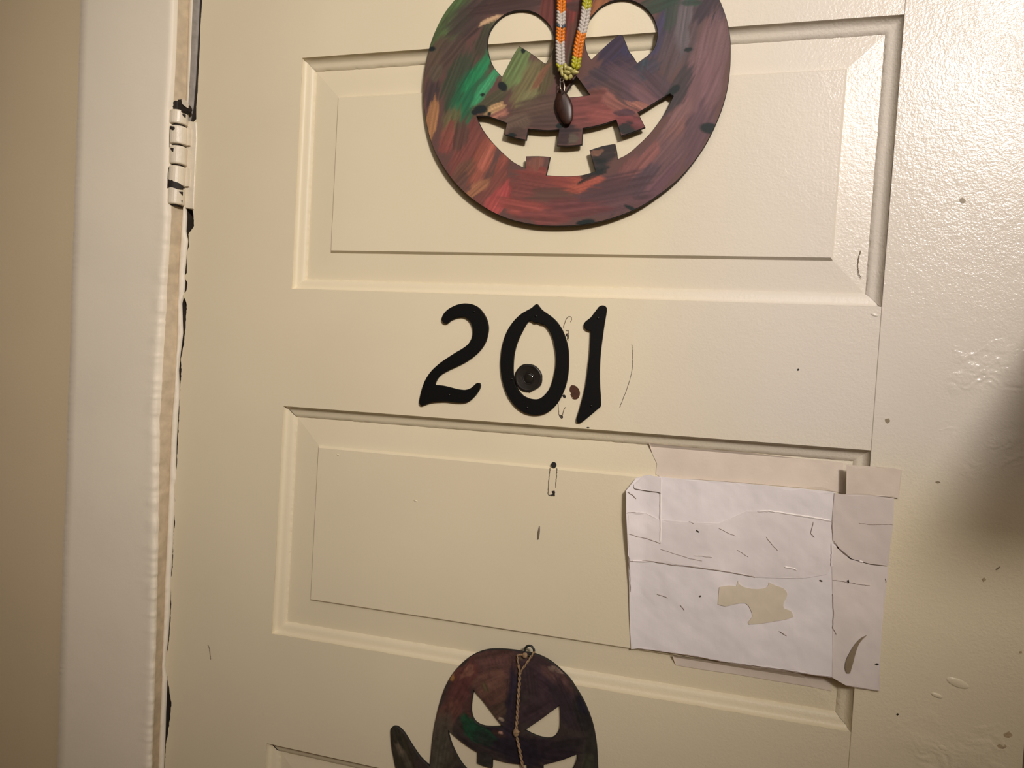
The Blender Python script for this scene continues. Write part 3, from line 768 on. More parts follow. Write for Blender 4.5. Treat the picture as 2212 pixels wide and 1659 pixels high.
# brush strokes: x, z, half length, half width (px of a 2.8x view), direction, colour, edge softness
STROKES = [(0.1725,1.9705,330,120,55,(72, 98, 54),0.5),(0.1936,1.9756,200,110,40,(62, 50, 48),0.5),(0.2418,1.9851,260,60,5,(64, 46, 44),0.4),(0.1636,1.9359,180,70,60,(84, 66, 55),0.5),(0.1583,1.9008,110,70,80,(58, 47, 48),0.5),(0.1882,1.9145,220,110,70,(52, 66, 48),0.5),(0.1793,1.945,120,60,50,(74, 60, 52),0.5),(0.1625,1.9225,60,40,60,(86, 76, 62),0.4),(0.2014,1.9005,200,110,60,(30, 92, 60),0.5),(0.2107,1.9232,180,45,58,(24, 122, 74),0.35),(0.2189,1.903,170,35,55,(48, 142, 92),0.35),(0.1951,1.8875,150,50,60,(26, 96, 62),0.4),(0.1996,1.8707,90,30,60,(28, 92, 60),0.4),(0.2275,1.9338,90,40,60,(60, 66, 44),0.4),(0.219,1.9622,70,40,40,(88, 86, 58),0.4),(0.2126,1.9512,120,60,70,(60, 60, 46),0.5),(0.2211,1.9703,80,18,20,(196, 160, 120),0.25),(0.1608,1.8721,130,45,82,(163, 114, 70),0.3),(0.1837,1.8679,120,70,75,(98, 92, 58),0.5),(0.2233,1.8863,150,60,35,(76, 74, 52),0.5),(0.2307,1.8794,70,35,20,(180, 143, 96),0.35),(0.2345,1.8727,90,25,25,(150, 98, 80),0.4),(0.2521,1.9242,160,70,62,(100, 124, 70),0.35),(0.2652,1.904,170,100,60,(108, 102, 64),0.4),(0.2845,1.9175,160,60,80,(84, 74, 48),0.4),(0.275,1.9084,120,25,55,(124, 82, 58),0.4),(0.2643,1.8911,90,50,50,(110, 108, 70),0.4),(0.2751,1.8776,170,90,10,(86, 66, 56),0.4),(0.2521,1.8655,110,60,20,(98, 80, 66),0.4),(0.2874,1.8675,120,60,0,(76, 58, 52),0.4),(0.2544,1.8556,60,40,10,(80, 62, 54),0.4),(0.2793,1.9773,170,70,85,(98, 46, 38),0.4),(0.3045,1.9706,170,70,85,(122, 46, 38),0.35),(0.2935,1.9619,120,40,85,(84, 44, 36),0.4),(0.3298,1.9797,120,50,70,(132, 80, 44),0.35),(0.3071,1.9815,60,40,0,(70, 48, 44),0.4),(0.3061,1.9435,180,45,85,(82, 52, 40),0.4),(0.3054,1.9276,100,40,85,(74, 66, 46),0.4),(0.3969,1.9545,260,90,70,(66, 56, 66),0.5),(0.3926,1.9502,170,60,70,(58, 54, 80),0.4),(0.3518,1.9311,150,100,45,(46, 42, 66),0.4),(0.3626,1.9336,80,40,80,(54, 50, 76),0.4),(0.3497,1.9124,200,70,20,(64, 50, 62),0.4),(0.3764,1.9125,120,60,30,(60, 58, 70),0.5),(0.3761,1.9172,70,30,80,(50, 62, 70),0.4),(0.3696,1.8957,240,90,-35,(84, 62, 70),0.5),(0.3842,1.8857,180,40,-38,(106, 74, 78),0.4),(0.3927,1.8977,160,60,-45,(74, 56, 64),0.5),(0.3393,1.9003,130,60,-30,(76, 58, 60),0.4),(0.3339,1.9101,70,30,-30,(66, 54, 62),0.4),(0.3246,1.8773,170,100,5,(118, 62, 58),0.4),(0.3474,1.8716,150,60,-10,(126, 66, 60),0.4),(0.3683,1.8661,90,60,-10,(112, 54, 56),0.4),(0.3548,1.8808,170,35,-30,(134, 82, 72),0.35),(0.3752,1.8799,100,25,-30,(150, 96, 80),0.3),(0.3303,1.8897,70,40,0,(100, 56, 50),0.4),(0.4126,1.9457,330,120,75,(80, 67, 70),0.5),(0.4135,1.9564,180,50,85,(92, 84, 86),0.4),(0.4007,1.968,130,40,85,(56, 64, 56),0.4),(0.394,1.9777,160,50,20,(42, 60, 48),0.4),(0.4336,1.9685,120,60,60,(50, 40, 48),0.4),(0.4445,1.9586,90,40,70,(30, 36, 42),0.35),(0.4185,1.9727,60,30,0,(40, 66, 52),0.4),(0.4371,1.9107,330,110,80,(114, 84, 88),0.5),(0.4449,1.9284,160,60,80,(108, 80, 80),0.4),(0.4287,1.8776,330,110,70,(108, 76, 80),0.5),(0.4084,1.8908,160,50,60,(58, 52, 54),0.4),(0.4087,1.86,230,50,60,(116, 82, 80),0.4),(0.4187,1.8458,260,40,62,(84, 60, 66),0.4),(0.4009,1.8386,220,50,55,(120, 80, 72),0.4),(0.4337,1.8454,200,60,65,(86, 60, 66),0.4),(0.3914,1.8171,300,130,50,(98, 70, 72),0.5),(0.3753,1.8002,220,60,55,(74, 56, 64),0.4),(0.3815,1.8266,160,40,50,(124, 76, 70),0.35),(0.3983,1.8045,150,50,50,(96, 64, 72),0.4),(0.3665,1.816,140,50,55,(112, 68, 64),0.4),(0.3486,1.7973,260,110,10,(78, 54, 58),0.4),(0.3606,1.783,150,50,15,(92, 62, 64),0.4),(0.3076,1.8058,200,55,-8,(140, 64, 48),0.4),(0.3242,1.8023,140,40,15,(156, 76, 56),0.35),(0.2858,1.8093,200,70,-10,(124, 58, 50),0.4),(0.2731,1.7964,240,90,-10,(112, 58, 52),0.4),(0.2952,1.7914,180,50,0,(86, 60, 52),0.5),(0.2748,1.8257,60,60,85,(122, 76, 62),0.35),(0.3124,1.78,240,60,5,(104, 56, 56),0.4),(0.2013,1.8406,220,120,60,(116, 62, 54),0.5),(0.1791,1.8529,110,60,70,(124, 64, 56),0.4),(0.1934,1.8542,90,50,80,(86, 60, 52),0.4),(0.2196,1.8302,220,70,65,(142, 76, 58),0.4),(0.2261,1.8383,150,30,65,(164, 90, 70),0.3),(0.1991,1.8173,120,60,50,(108, 74, 58),0.4),(0.238,1.8133,200,50,75,(134, 68, 54),0.4),(0.2283,1.8002,200,60,55,(108, 60, 52),0.4),(0.236,1.7869,130,60,60,(168, 70, 66),0.35),(0.2442,1.7951,90,30,75,(150, 60, 58),0.35),(0.2109,1.7971,130,40,40,(150, 98, 66),0.35),(0.2621,1.7818,180,50,-10,(140, 66, 58),0.4),(0.288,1.772,180,40,-5,(116, 60, 56),0.4),(0.1962,1.8056,90,40,45,(90, 62, 54),0.4),(0.25,1.8426,60,40,50,(96, 64, 54),0.4),(0.3017,1.8509,80,60,0,(58, 44, 44),0.35),(0.3079,1.8571,90,40,0,(52, 40, 42),0.4),(0.3134,1.8474,40,30,0,(84, 74, 62),0.3),(0.3432,1.8354,90,70,10,(34, 36, 36),0.3),(0.3376,1.8213,60,50,10,(30, 36, 36),0.3),(0.3351,1.8356,40,20,10,(120, 84, 66),0.3),(0.3317,1.8118,70,35,30,(26, 34, 34),0.2),(0.3658,1.8552,70,35,-20,(28, 36, 36),0.22),(0.3748,1.8612,50,40,-15,(104, 52, 54),0.3),(0.3632,1.8726,60,25,-20,(70, 46, 54),0.3)]
SPOTS = [(0.2362,1.9035,32,26,-40),(0.214,1.8814,44,26,5),(0.2564,1.9382,16,18,0),(0.1565,1.9456,16,32,90),(0.445,1.8542,30,80,75),(0.2477,1.8532,38,14,5),(0.3295,1.7668,58,18,5),(0.4068,1.8924,36,22,30),(0.4024,1.8883,26,14,30),(0.4173,1.9301,14,26,90),(0.2157,1.8965,16,9,0),(0.2239,1.8764,14,12,0),(0.375,1.779,60,12,-25),(0.2977,1.8623,26,18,0),(0.208,1.8786,22,16,0)]
KPX = 0.000164

def painter(strokes, spots, base, kpx, seed, gain):
    def colour(x, z):
        wx = (fbm(x * 60, z * 60, seed, 3) - 0.5) * 0.010
        wz = (fbm(x * 60 + 40, z * 60, seed + 5, 3) - 0.5) * 0.010
        rgb = np.zeros((len(x), 3)) + np.array(lin(base))
        sv = np.zeros(len(x)) + 0.5
        for i, (sx, sz, ra, rb, ang, col, soft) in enumerate(strokes):
            t = math.radians(ang)
            c, s = math.cos(t), math.sin(t)
            dx, dz = x + wx - sx, z + wz - sz
            u, v = dx * c + dz * s, -dx * s + dz * c
            r = np.sqrt((u / (ra * kpx)) ** 2 + (v / (rb * kpx)) ** 2)
            u, v = (x - sx) * c + (z - sz) * s, -(x - sx) * s + (z - sz) * c
            near = r < 1.9
            if not near.any(): continue
            st = vnoise(v[near] * 620 + i * 9.3, u[near] * 26, seed + i)
            st2 = vnoise(v[near] * 1500 + i * 4.1, u[near] * 40, seed + i + 50)
            rr = r[near] + (st - 0.5) * 0.55
            a = np.clip((1.12 - rr) / max(0.05, soft), 0, 1)
            a = a * a * (3 - 2 * a) * (0.74 + 0.26 * st2)
            cc = np.array(lin(col))[None, :] * (0.56 + 0.60 * st + 0.30 * st2)[:, None]
            rgb[near] = rgb[near] * (1 - a[:, None]) + cc * a[:, None]
        for (sx, sz, ra, rb, ang) in spots:
            t = math.radians(ang)
            c, s = math.cos(t), math.sin(t)
            dx, dz = x + wx * 0.3 - sx, z + wz * 0.3 - sz
            u, v = dx * c + dz * s, -dx * s + dz * c
            r = np.sqrt((u / (ra * kpx)) ** 2 + (v / (rb * kpx)) ** 2)
            a = np.clip((1.1 - r) / 0.25, 0, 1)[:, None]
            rgb = rgb * (1 - a) + np.array(lin((22, 32, 32))) * a
        grey = rgb.mean(1, keepdims=True)
        return np.clip((rgb * 0.90 + grey * 0.10) * gain, 0, 1)
    return colour

pz = min(q[1] for q in P_OUT)
pumpkin = empty('pumpkin_cutout', (0.305, -0.005, pz))
tag(pumpkin, 'large round jack-o-lantern cutout painted in green, red and purple strokes hanging on the upper panel', 'decoration')
dense_plate('face_board', rounded(P_OUT, 3, 60), [rounded(P_LEYE, 3, 45), rounded(P_REYE, 3, 45), P_NOSE, rounded(P_MOUTH, 3, 35)],
            PUMP_Y0, PUMP_Y1, 0.00115, painter(STROKES, SPOTS, (92, 64, 58), KPX, 3, 1.16), [M_FACE, M_EDGE], pumpkin)

# ------------------------------------------------------------------ braided cord with a pod pendant
cordL = [(0.2917,2.0145),(0.294,1.9829),(0.2949,1.9604),(0.2953,1.9379),(0.2971,1.9153)]
cordR = [(0.3203,2.0119),(0.3198,1.9809),(0.3183,1.961),(0.3138,1.9367),(0.3118,1.9154)]
knot = [(0.2979,1.9146),(0.302,1.9157),(0.3063,1.9133),(0.3096,1.9104),(0.2991,1.9101),(0.3042,1.9098),(0.308,1.9069),(0.3025,1.9063),(0.312,1.9094)]
cord = empty('braided_cord', (cordL[-1][0], -0.0090, cordL[-1][1] - 0.045))
tag(cord, 'braided orange, white and yellow cord with dark pod pendant hanging over the pumpkin nose', 'cord')
M_C = dict(o=material('orange_cord', (208, 116, 26), 0.4, var=0.25, var_scale=400), w=material('white_cord', (186, 178, 168), 0.5, var=0.15, var_scale=300),
           y=material('yellow_cord', (166, 162, 40), 0.32, var=0.2, var_scale=400), d=material('slate_cord', (62, 74, 84), 0.5), n=material('pale_yellow_cord', (176, 168, 100), 0.35, var=0.2, var_scale=400))
def braid(name, path, bands, rad, mats_order):
    path = [Vector((x, -0.0090, z)) for x, z in path]
    L = [0]
    for a, b in zip(path, path[1:]): L.append(L[-1] + (b - a).length)
    def at(s):
        for i in range(len(path) - 1):
            if s <= L[i + 1] or i == len(path) - 2:
                t = (s - L[i]) / (L[i + 1] - L[i])
                return path[i].lerp(path[i + 1], t), (path[i + 1] - path[i]).normalized()
    V, F, MI = [], [], []
    s, k, step = 0.0, 0, rad * 0.62
    v, f = tube_vf([at(L[-1] * i / 30)[0] for i in range(31)], rad * 0.72, 10)
    idx0 = len(F)
    def band(s):
        for z, c in bands:
            if at(s)[0].z >= z: return mats_order.index(c)
        return mats_order.index(bands[-1][1])
    V += v; F += f
    MI += [band(L[-1] * min(29, q // 10) / 30) for q in range(len(f))]
    while s < L[-1]:
        p, d = at(s)
        side = Vector((1, 0, 0)) - d * d.x
        side.normalize()
        out = d.cross(side).normalized()
        if out.y > 0: out = -out
        for sg in (-1, 1):
            c = p + side * rad * 0.46 * sg + out * rad * 0.42 + d * (step * 0.5 if sg > 0 else 0)
            ax = (d * 0.86 + side * -0.62 * sg)
            ax.normalize()
            bx = out.cross(ax).normalized()
            v, f = ellipsoid_vf(c, (ax * rad * 0.66, bx * rad * 0.33, out * rad * 0.50), 8, 5)
            o = len(V)
            V += v; F += [tuple(i + o for i in q) for q in f]
            MI += [band(s)] * len(f)
        s += step; k += 1
    return link(name, V, F, [M_C[c] for c in mats_order], cord, smooth=True, midx=MI)
bl = [q[1] for q in [(0.2943,1.9712),(0.295,1.9577),(0.2952,1.955),(0.2961,1.9406),(0.2973,1.9193),(0.2989,1.8927)]]
braid('strand', [cordL[0]] + cordL[1:], [(bl[0], 'o'), (bl[1], 'w'), (bl[2], 'd'), (bl[3], 'o'), (bl[4], 'w'), (0, 'y')], 0.0052, 'owdyn')
br = [q[1] for q in [(0.3158,1.9714),(0.3136,1.9484),(0.3116,1.927),(0.3128,1.892)]]
braid('strand', cordR, [(br[0], 'y'), (br[1], 'w'), (br[2], 'o'), (0, 'y')], 0.0055, 'owdyn')
parts = []
for i, (x, z) in enumerate(knot):
    a = 0.6 + i * 1.1
    parts.append(ellipsoid_vf((x, -0.0115 - 0.0012 * (i % 3), z), ((0.0042 * math.cos(a), 0, 0.0042 * math.sin(a)), (-0.0022 * math.sin(a), 0, 0.0022 * math.cos(a)), (0, 0.0026, 0)), 10, 6))
link('knot', *join(parts), M_C['n'], cord, smooth=True)
# loop over a nail high on the door
topn = (0.305, 2.055)
v, f = tube_vf([(cordL[0][0], -0.0090, cordL[0][1]), (0.298, -0.010, 2.03), (0.305, -0.008, 2.045), (0.312, -0.010, 2.03), (cordR[0][0], -0.0090, cordR[0][1])], 0.0042, 10)
link('hanging_loop', v, f, M_C['w'], cord, smooth=True)
ringc = [(0.2991,1.9036)][0]
def torus_path(cx, y, cz, r, n=18, tilt=0.0):
    return [(cx + r * math.cos(2 * math.pi * i / n), y + tilt * math.sin(2 * math.pi * i / n), cz + r * math.sin(2 * math.pi * i / n)) for i in range(n + 1)]
wire = [(0.3,1.9036),(0.3016,1.8999),(0.3025,1.8963),(0.3021,1.8928),(0.3012,1.891)]
wire2 = [(0.2978,1.9019),(0.2975,1.8992),(0.2982,1.8956),(0.2993,1.8929)]
link('jump_ring', *join([tube_vf(torus_path(ringc[0], -0.0120, ringc[1], 0.0019, 18), 0.0006, 6, False), tube_vf([(x, -0.0120, z) for x, z in wire], 0.0007, 6), tube_vf([(x, -0.0120, z) for x, z in wire2], 0.0006, 6)]), M_WIRE, cord, smooth=True)
POD = rounded([(0.2972,1.9),(0.2961,1.8973),(0.2944,1.8925),(0.293,1.8876),(0.2926,1.8827),(0.2938,1.8772),(0.2962,1.8717),(0.2993,1.8666),(0.3023,1.8629),(0.3056,1.8613),(0.3088,1.8623),(0.311,1.8662),(0.3114,1.8729),(0.3106,1.8792),(0.3083,1.8851),(0.3053,1.8902),(0.302,1.8944),(0.2993,1.8981)], 2, 70)
def pod_mesh():
    c = (sum(q[0] for q in POD) / len(POD), sum(q[1] for q in POD) / len(POD))
    n = len(POD)
    V, F = [], []
    for k in range(9):
        a = -math.pi / 2 + math.pi * k / 8
        s, yy = math.cos(a), math.sin(a)
        for x, z in POD:
            V.append((c[0] + (x - c[0]) * max(s, 0.02), -0.0072 + yy * 0.0030, c[1] + (z - c[1]) * max(s, 0.02)))
    for k in range(8):
        for i in range(n):
            j = (i + 1) % n
            F.append((k * n + i, k * n + j, (k + 1) * n + j, (k + 1) * n + i))
    F.append(tuple(range(n))[::-1]); F.append(tuple(range(8 * n, 9 * n)))
    return V, F
link('pendant', *pod_mesh(), M_SEED, cord, smooth=True)

# ------------------------------------------------------------------ painted ghost cutout
G_OUT = [(0.2608,1.3303),(0.2707,1.3316),(0.2806,1.3323),(0.2905,1.3324),(0.3016,1.3322),(0.3102,1.3308),(0.3201,1.3271),(0.33,1.321),(0.34,1.3132),(0.3477,1.3039),(0.3547,1.2945),(0.3606,1.2838),(0.3654,1.2729),(0.3687,1.2618),(0.371,1.2504),(0.3724,1.2389),(0.3736,1.2274),(0.3764,1.2044),(0.3813,1.1819),(0.3855,1.1593),(0.3732,1.1516),(0.3562,1.1596),(0.3404,1.1439),(0.3196,1.1487),(0.2996,1.133),(0.2769,1.1375),(0.2562,1.1228),(0.234,1.1287),(0.2139,1.114),(0.1966,1.1162),(0.1979,1.1405),(0.1981,1.1595),(0.178,1.1614),(0.1652,1.1727),(0.1584,1.1846),(0.155,1.1961),(0.1521,1.207),(0.1503,1.2194),(0.1502,1.2251),(0.1525,1.2285),(0.1559,1.2296),(0.16,1.2286),(0.1664,1.2238),(0.175,1.2134),(0.1836,1.2038),(0.1906,1.1983),(0.1967,1.1947),(0.1972,1.2046),(0.198,1.2211),(0.1992,1.2351),(0.2011,1.248),(0.2041,1.2636),(0.2085,1.2793),(0.2143,1.2928),(0.2214,1.3039),(0.2311,1.3148),(0.2409,1.3225),(0.2508,1.3275)]
G_LE = [(0.2409,1.2838),(0.2398,1.275),(0.2393,1.2663),(0.2401,1.259),(0.243,1.2528),(0.2483,1.2495),(0.2554,1.2486),(0.2642,1.2498),(0.2738,1.2521),(0.2675,1.258),(0.2594,1.2663),(0.2513,1.2746),(0.2453,1.2797)]
G_RE = [(0.3315,1.285),(0.3299,1.2826),(0.323,1.2762),(0.3139,1.2673),(0.3046,1.259),(0.2976,1.2526),(0.3039,1.2504),(0.3125,1.2487),(0.3198,1.2487),(0.3258,1.2504),(0.3303,1.2549),(0.3329,1.262),(0.333,1.2703),(0.3323,1.2786)]
G_MO = [(0.2155,1.2368),(0.223,1.2316),(0.2323,1.2266),(0.2416,1.2223),(0.2484,1.2199),(0.2488,1.2083),(0.2571,1.2069),(0.2654,1.2064),(0.2652,1.2166),(0.2737,1.2158),(0.2837,1.2157),(0.2936,1.2165),(0.3015,1.2176),(0.3021,1.2077),(0.3106,1.2093),(0.319,1.2113),(0.3184,1.221),(0.3273,1.225),(0.3378,1.2301),(0.347,1.2356),(0.3525,1.2389),(0.3518,1.2336),(0.3488,1.2241),(0.3423,1.2138),(0.3299,1.2003),(0.3112,1.1879),(0.2918,1.1824),(0.2718,1.183),(0.2524,1.1899),(0.2364,1.2008),(0.2281,1.2096),(0.221,1.2207),(0.2165,1.231)]
G_STROKES = [(0.2605,1.3141,300,160,20,(88, 58, 52),0.5),(0.2295,1.2991,200,120,60,(94, 52, 46),0.5),(0.262,1.2875,200,130,40,(98, 66, 54),0.5),(0.2243,1.2759,200,120,70,(82, 46, 42),0.5),(0.2444,1.2623,160,90,20,(70, 44, 40),0.5),(0.2164,1.2546,170,90,60,(96, 60, 50),0.5),(0.2695,1.2669,130,60,45,(82, 62, 50),0.45),(0.255,1.2986,150,60,30,(108, 74, 62),0.4),(0.2317,1.3044,100,40,50,(118, 78, 62),0.4),(0.3096,1.32,300,120,-25,(66, 48, 50),0.5),(0.317,1.2973,300,160,-30,(62, 44, 52),0.5),(0.2984,1.3024,120,110,-80,(58, 44, 46),0.45),(0.3282,1.3112,180,60,-40,(86, 60, 56),0.5),(0.3355,1.2887,220,120,-60,(48, 38, 44),0.5),(0.3061,1.2761,200,100,40,(58, 42, 48),0.5),(0.3595,1.2836,260,110,-70,(36, 34, 34),0.5),(0.3553,1.2946,120,60,-60,(34, 32, 44),0.4),(0.2843,1.2697,420,60,88,(44, 34, 44),0.5),(0.2803,1.2956,200,40,88,(40, 34, 48),0.5),(0.277,1.244,260,110,-20,(40, 32, 42),0.5),(0.3204,1.238,300,130,5,(38, 29, 38),0.5),(0.2904,1.2284,300,100,-10,(34, 28, 38),0.5),(0.2423,1.2311,200,60,-30,(46, 38, 36),0.5),(0.3438,1.2498,160,90,20,(40, 34, 38),0.5),(0.2402,1.2455,130,55,-50,(20, 72, 46),0.35),(0.2532,1.243,140,40,-12,(24, 62, 42),0.35),(0.2561,1.2362,120,50,-10,(30, 44, 36),0.4),(0.2706,1.2464,60,30,-10,(66, 46, 40),0.35),(0.2724,1.2477,22,14,0,(170, 130, 110),0.3),(0.2724,1.2595,25,10,0,(150, 132, 112),0.3),(0.2077,1.2243,280,110,85,(76, 66, 54),0.5),(0.2087,1.2057,260,100,85,(72, 68, 56),0.5),(0.2207,1.2019,120,60,60,(66, 60, 48),0.5),(0.1661,1.2034,220,110,-65,(56, 52, 38),0.5),(0.1584,1.221,120,50,-70,(46, 44, 34),0.4),(0.1707,1.1942,160,40,-60,(74, 68, 54),0.4),(0.1604,1.2086,70,30,-60,(92, 80, 64),0.4),(0.3654,1.2434,240,90,85,(50, 46, 40),0.5),(0.3626,1.231,120,70,80,(58, 58, 44),0.45),(0.2561,1.2141,80,60,10,(46, 44, 40),0.3),(0.2538,1.2873,50,30,-60,(84, 70, 48),0.3),(0.2262,1.3109,100,25,40,(56, 48, 42),0.35),(0.2168,1.2944,50,20,60,(130, 92, 44),0.3),(0.3437,1.3115,60,18,-40,(140, 118, 100),0.3),(0.3265,1.3192,60,16,-40,(120, 98, 86),0.3),(0.2908,1.3282,60,30,10,(96, 80, 64),0.3)]
gz = min(q[1] for q in G_OUT)
ghost = empty('ghost_cutout', (0.24, -0.005, gz))
tag(ghost, 'dark painted ghost cutout with angry eyes and raised arm hanging low on the door', 'decoration')
M_GFACE = material('dabbed_craft_paint', (80, 60, 55), 0.55, spec=0.3, attr='paint', bump=[(300, 0.3, 0.0004)])
def g_colour(x, z):
    c = painter(G_STROKES, [], (58, 48, 44), 0.000123, 60, 1.12)(x, z)
    dab = fbm(x * 230, z * 230, 91, 3)
    return c * (0.62 + 0.76 * dab)[:, None]
dense_plate('body_board', rounded(G_OUT, 3, 60), [rounded(G_LE, 3, 50), rounded(G_RE, 3, 50), rounded(G_MO, 3, 40)],
            -0.0036, -0.0006, 0.0013, g_colour, [M_GFACE, M_EDGE], ghost)
rc = [(0.2974,1.3345)][0]
link('ring', *tube_vf(torus_path(rc[0], -0.0030, rc[1], 0.0047, 24, 0.0008), 0.0012, 8, False), M_RING, ghost, smooth=True)
def twine(path, r0, tw, y):
    """two plies wound round the path"""
    P3 = [Vector((x, y, z)) for x, z in path]
    fine = []
    for a, b in zip(P3, P3[1:]):
        n = max(2, int((b - a).length / 0.0008))
        fine += [a.lerp(b, i / n) for i in range(n)]
    fine.append(P3[-1])
    out = []
    for ph in (0, math.pi):
        pts = []
        for i, p in enumerate(fine):
            t = i * tw + ph
            pts.append(p + Vector((math.cos(t) * r0 * 0.55, math.sin(t) * r0 * 0.55, 0)))
        out.append(tube_vf(pts, r0 * 0.62, 6))
    return join(out)
t_main = [(0.2893,1.3117),(0.2895,1.3019),(0.2893,1.2886),(0.2892,1.2741),(0.2892,1.2596),(0.2886,1.2498),(0.2919,1.2396),(0.2954,1.227),(0.2982,1.2154),(0.3008,1.2039),(0.3031,1.1899)]
t_r = [(0.3029,1.3353),(0.301,1.3314),(0.296,1.3228),(0.2921,1.3162),(0.2893,1.3117)]
t_l = [(0.2948,1.3322),(0.2913,1.3304),(0.2855,1.3287),(0.2865,1.3231),(0.2878,1.3173),(0.2893,1.3117)]
tw = link('twine', *join([twine(t_main, 0.0015, 0.45, -0.0058), twine(t_r, 0.0012, 0.4, -0.0058), twine(t_l, 0.0011, 0.4, -0.0055)]), M_TWINE, ghost, smooth=True)
kc = [(0.2889,1.2499),(0.2935,1.33)]
link('knot', *join([ellipsoid_vf((kc[0][0], -0.0062, kc[0][1]), ((0.0032, 0, 0.0004), (0, 0.0024, 0), (-0.0004, 0, 0.0044)), 10, 7),
                    ellipsoid_vf((kc[0][0] + 0.001, -0.0072, kc[0][1] + 0.001), ((0.003, 0, 0.0016), (0, 0.0016, 0), (-0.0008, 0, 0.0016)), 10, 6)]), M_TWINE, tw, smooth=True)
link('knot', *join([ellipsoid_vf((kc[1][0], -0.0058, kc[1][1]), ((0.0028, 0, 0), (0, 0.002, 0), (0, 0, 0.003)), 10, 7)]), M_TWINE, tw, smooth=True)

# ------------------------------------------------------------------ taped paper notice
def front_y(x, z):
    """depth of the door surface of the second panel and its frame"""
    q = QUADS[1]
    x = np.asarray(x, float); z = np.asarray(z, float)
    d = np.minimum(np.minimum(x - 0.0, 0.599 - x), np.minimum(1.563 - z, z - 1.306))
    return np.interp(d, [0, 0.0126, 0.0419, 0.0437], [0.0, Y_I, Y_F0, Y_F])
def sheet_y(x, z):
    x = np.asarray(x, float); z = np.asarray(z, float)
    a = np.clip((x - 0.40) / 0.19, 0, 1)
    y = 0.0045 * (1 - a) - 0.0010 * a
    y = y + (fbm(x * 28, z * 28, 41, 3) - 0.5) * 0.0016 + (fbm(x * 110, z * 70, 44, 2) - 0.5) * 0.0005
    curl = np.clip(1 - (x - SHEET_L) / 0.022, 0, 1) ** 2 * (0.0065 + 0.004 * np.sin(z * 31))
    return np.minimum(y, front_y(x, z) - 0.0005) - curl
def paper(name, outline, off, thick, mats, parent, step=0.0022, rgb=(224, 210, 204), grime=0.085, follow=False):
    loops = ccw(outline)
    pts = [Vector(q) for q in loops]
    n = len(pts)
    edges = [(i, (i + 1) % n) for i in range(n)]
    xs = [q[0] for q in loops]; zs = [q[1] for q in loops]
    gx, gz = np.meshgrid(np.arange(min(xs), max(xs), step), np.arange(min(zs), max(zs), step))
    gx, gz = gx.ravel(), gz.ravel()
    k = inside(inset(loops, step * 0.35), gx, gz)
    pts += [Vector((a, b)) for a, b in zip(gx[k], gz[k])]
    co, _, fa, _, _, _ = delaunay_2d_cdt(pts, edges, [], 0, 1e-7)
    co = np.array([tuple(c) for c in co])
    cen = np.array([co[list(q)].mean(0) for q in fa])
    ok = inside(loops, cen[:, 0], cen[:, 1])
    if follow:
        y = front_y(co[:, 0], co[:, 1]) - off + (fbm(co[:, 0] * 60, co[:, 1] * 60, 47, 2) - 0.5) * 0.0003
    else:
        y = sheet_y(co[:, 0], co[:, 1]) - off
    N = len(co)
    V = [(co[i, 0], y[i], co[i, 1]) for i in range(N)] + [(co[i, 0], y[i] + thick, co[i, 1]) for i in range(N)]
    F = []
    for q, g in zip(fa, ok):
        if g:
            q = list(q)
            if area2([co[i] for i in q]) < 0: q = q[::-1]
            F.append(tuple(q)); F.append(tuple(i + N for i in q[::-1]))
    for i in range(n):
        j = (i + 1) % n
        F.append((i, i + N, j + N, j))
    g = fbm(co[:, 0] * 70, co[:, 1] * 90, 55, 4)
    us, vs = co[:, 0] * 0.8 - co[:, 1] * 0.6, co[:, 0] * 0.6 + co[:, 1] * 0.8
    g = 0.45 * g + 0.55 * fbm(us * 45, vs * 190, 57, 3)
    g2 = fbm(co[:, 0] * 25, co[:, 1] * 30, 58, 3)
    c = np.array(lin(rgb))[None, :] * (1 - grime * 1.6 + grime * 2.2 * g)[:, None] * (1 - grime + grime * 2 * g2)[:, None]
    return link(name, V, F, mats, parent, smooth=False, cols=np.r_[c, c])
S = lambda pts: pts
main = [(0.3846,1.5067),(0.3929,1.5191),(0.4,1.5214),(0.4152,1.5224),(0.4272,1.5219),(0.4553,1.5228),(0.4859,1.5236),(0.5158,1.5238),(0.5449,1.5241),(0.5714,1.5238),(0.5726,1.5195),(0.5762,1.4768),(0.5788,1.4308),(0.5811,1.3847),(0.5824,1.3555),(0.5628,1.3545),(0.541,1.3547),(0.5114,1.3537),(0.4811,1.3527),(0.4501,1.3525),(0.4263,1.3522),(0.4038,1.3512),(0.3981,1.3496),(0.3965,1.3637),(0.3942,1.3884),(0.3927,1.4131),(0.3907,1.4378),(0.3884,1.4624),(0.3863,1.4837)]
SHEET_L = min(q[0] for q in main) + 0.001
notice = empty('taped_notice', (0.50, 0.0, min(q[1] for q in main)))
tag(notice, 'creased blank white paper notice taped over the right end of the lower panel', 'paper')
paper('sheet', main, 0.0004, 0.0004, M_PAPER, notice, rgb=(234, 227, 225))
paper('sheet', [(0.3885,1.4839),(0.3908,1.4855),(0.4038,1.4856),(0.417,1.4805),(0.4423,1.4809),(0.4731,1.4836),(0.4965,1.4974),(0.5099,1.4991),(0.532,1.4993),(0.5538,1.4977),(0.5717,1.4969),(0.573,1.4826),(0.5735,1.4564),(0.5698,1.4482),(0.5501,1.4417),(0.5284,1.4388),(0.5078,1.4368),(0.482,1.4382),(0.4604,1.4394),(0.437,1.4391),(0.4131,1.4386),(0.3924,1.4375),(0.3888,1.4641)], 0.0009, 0.0003, M_PAPER, notice, rgb=(231, 223, 220))
M_TAPE2 = M_PAPER
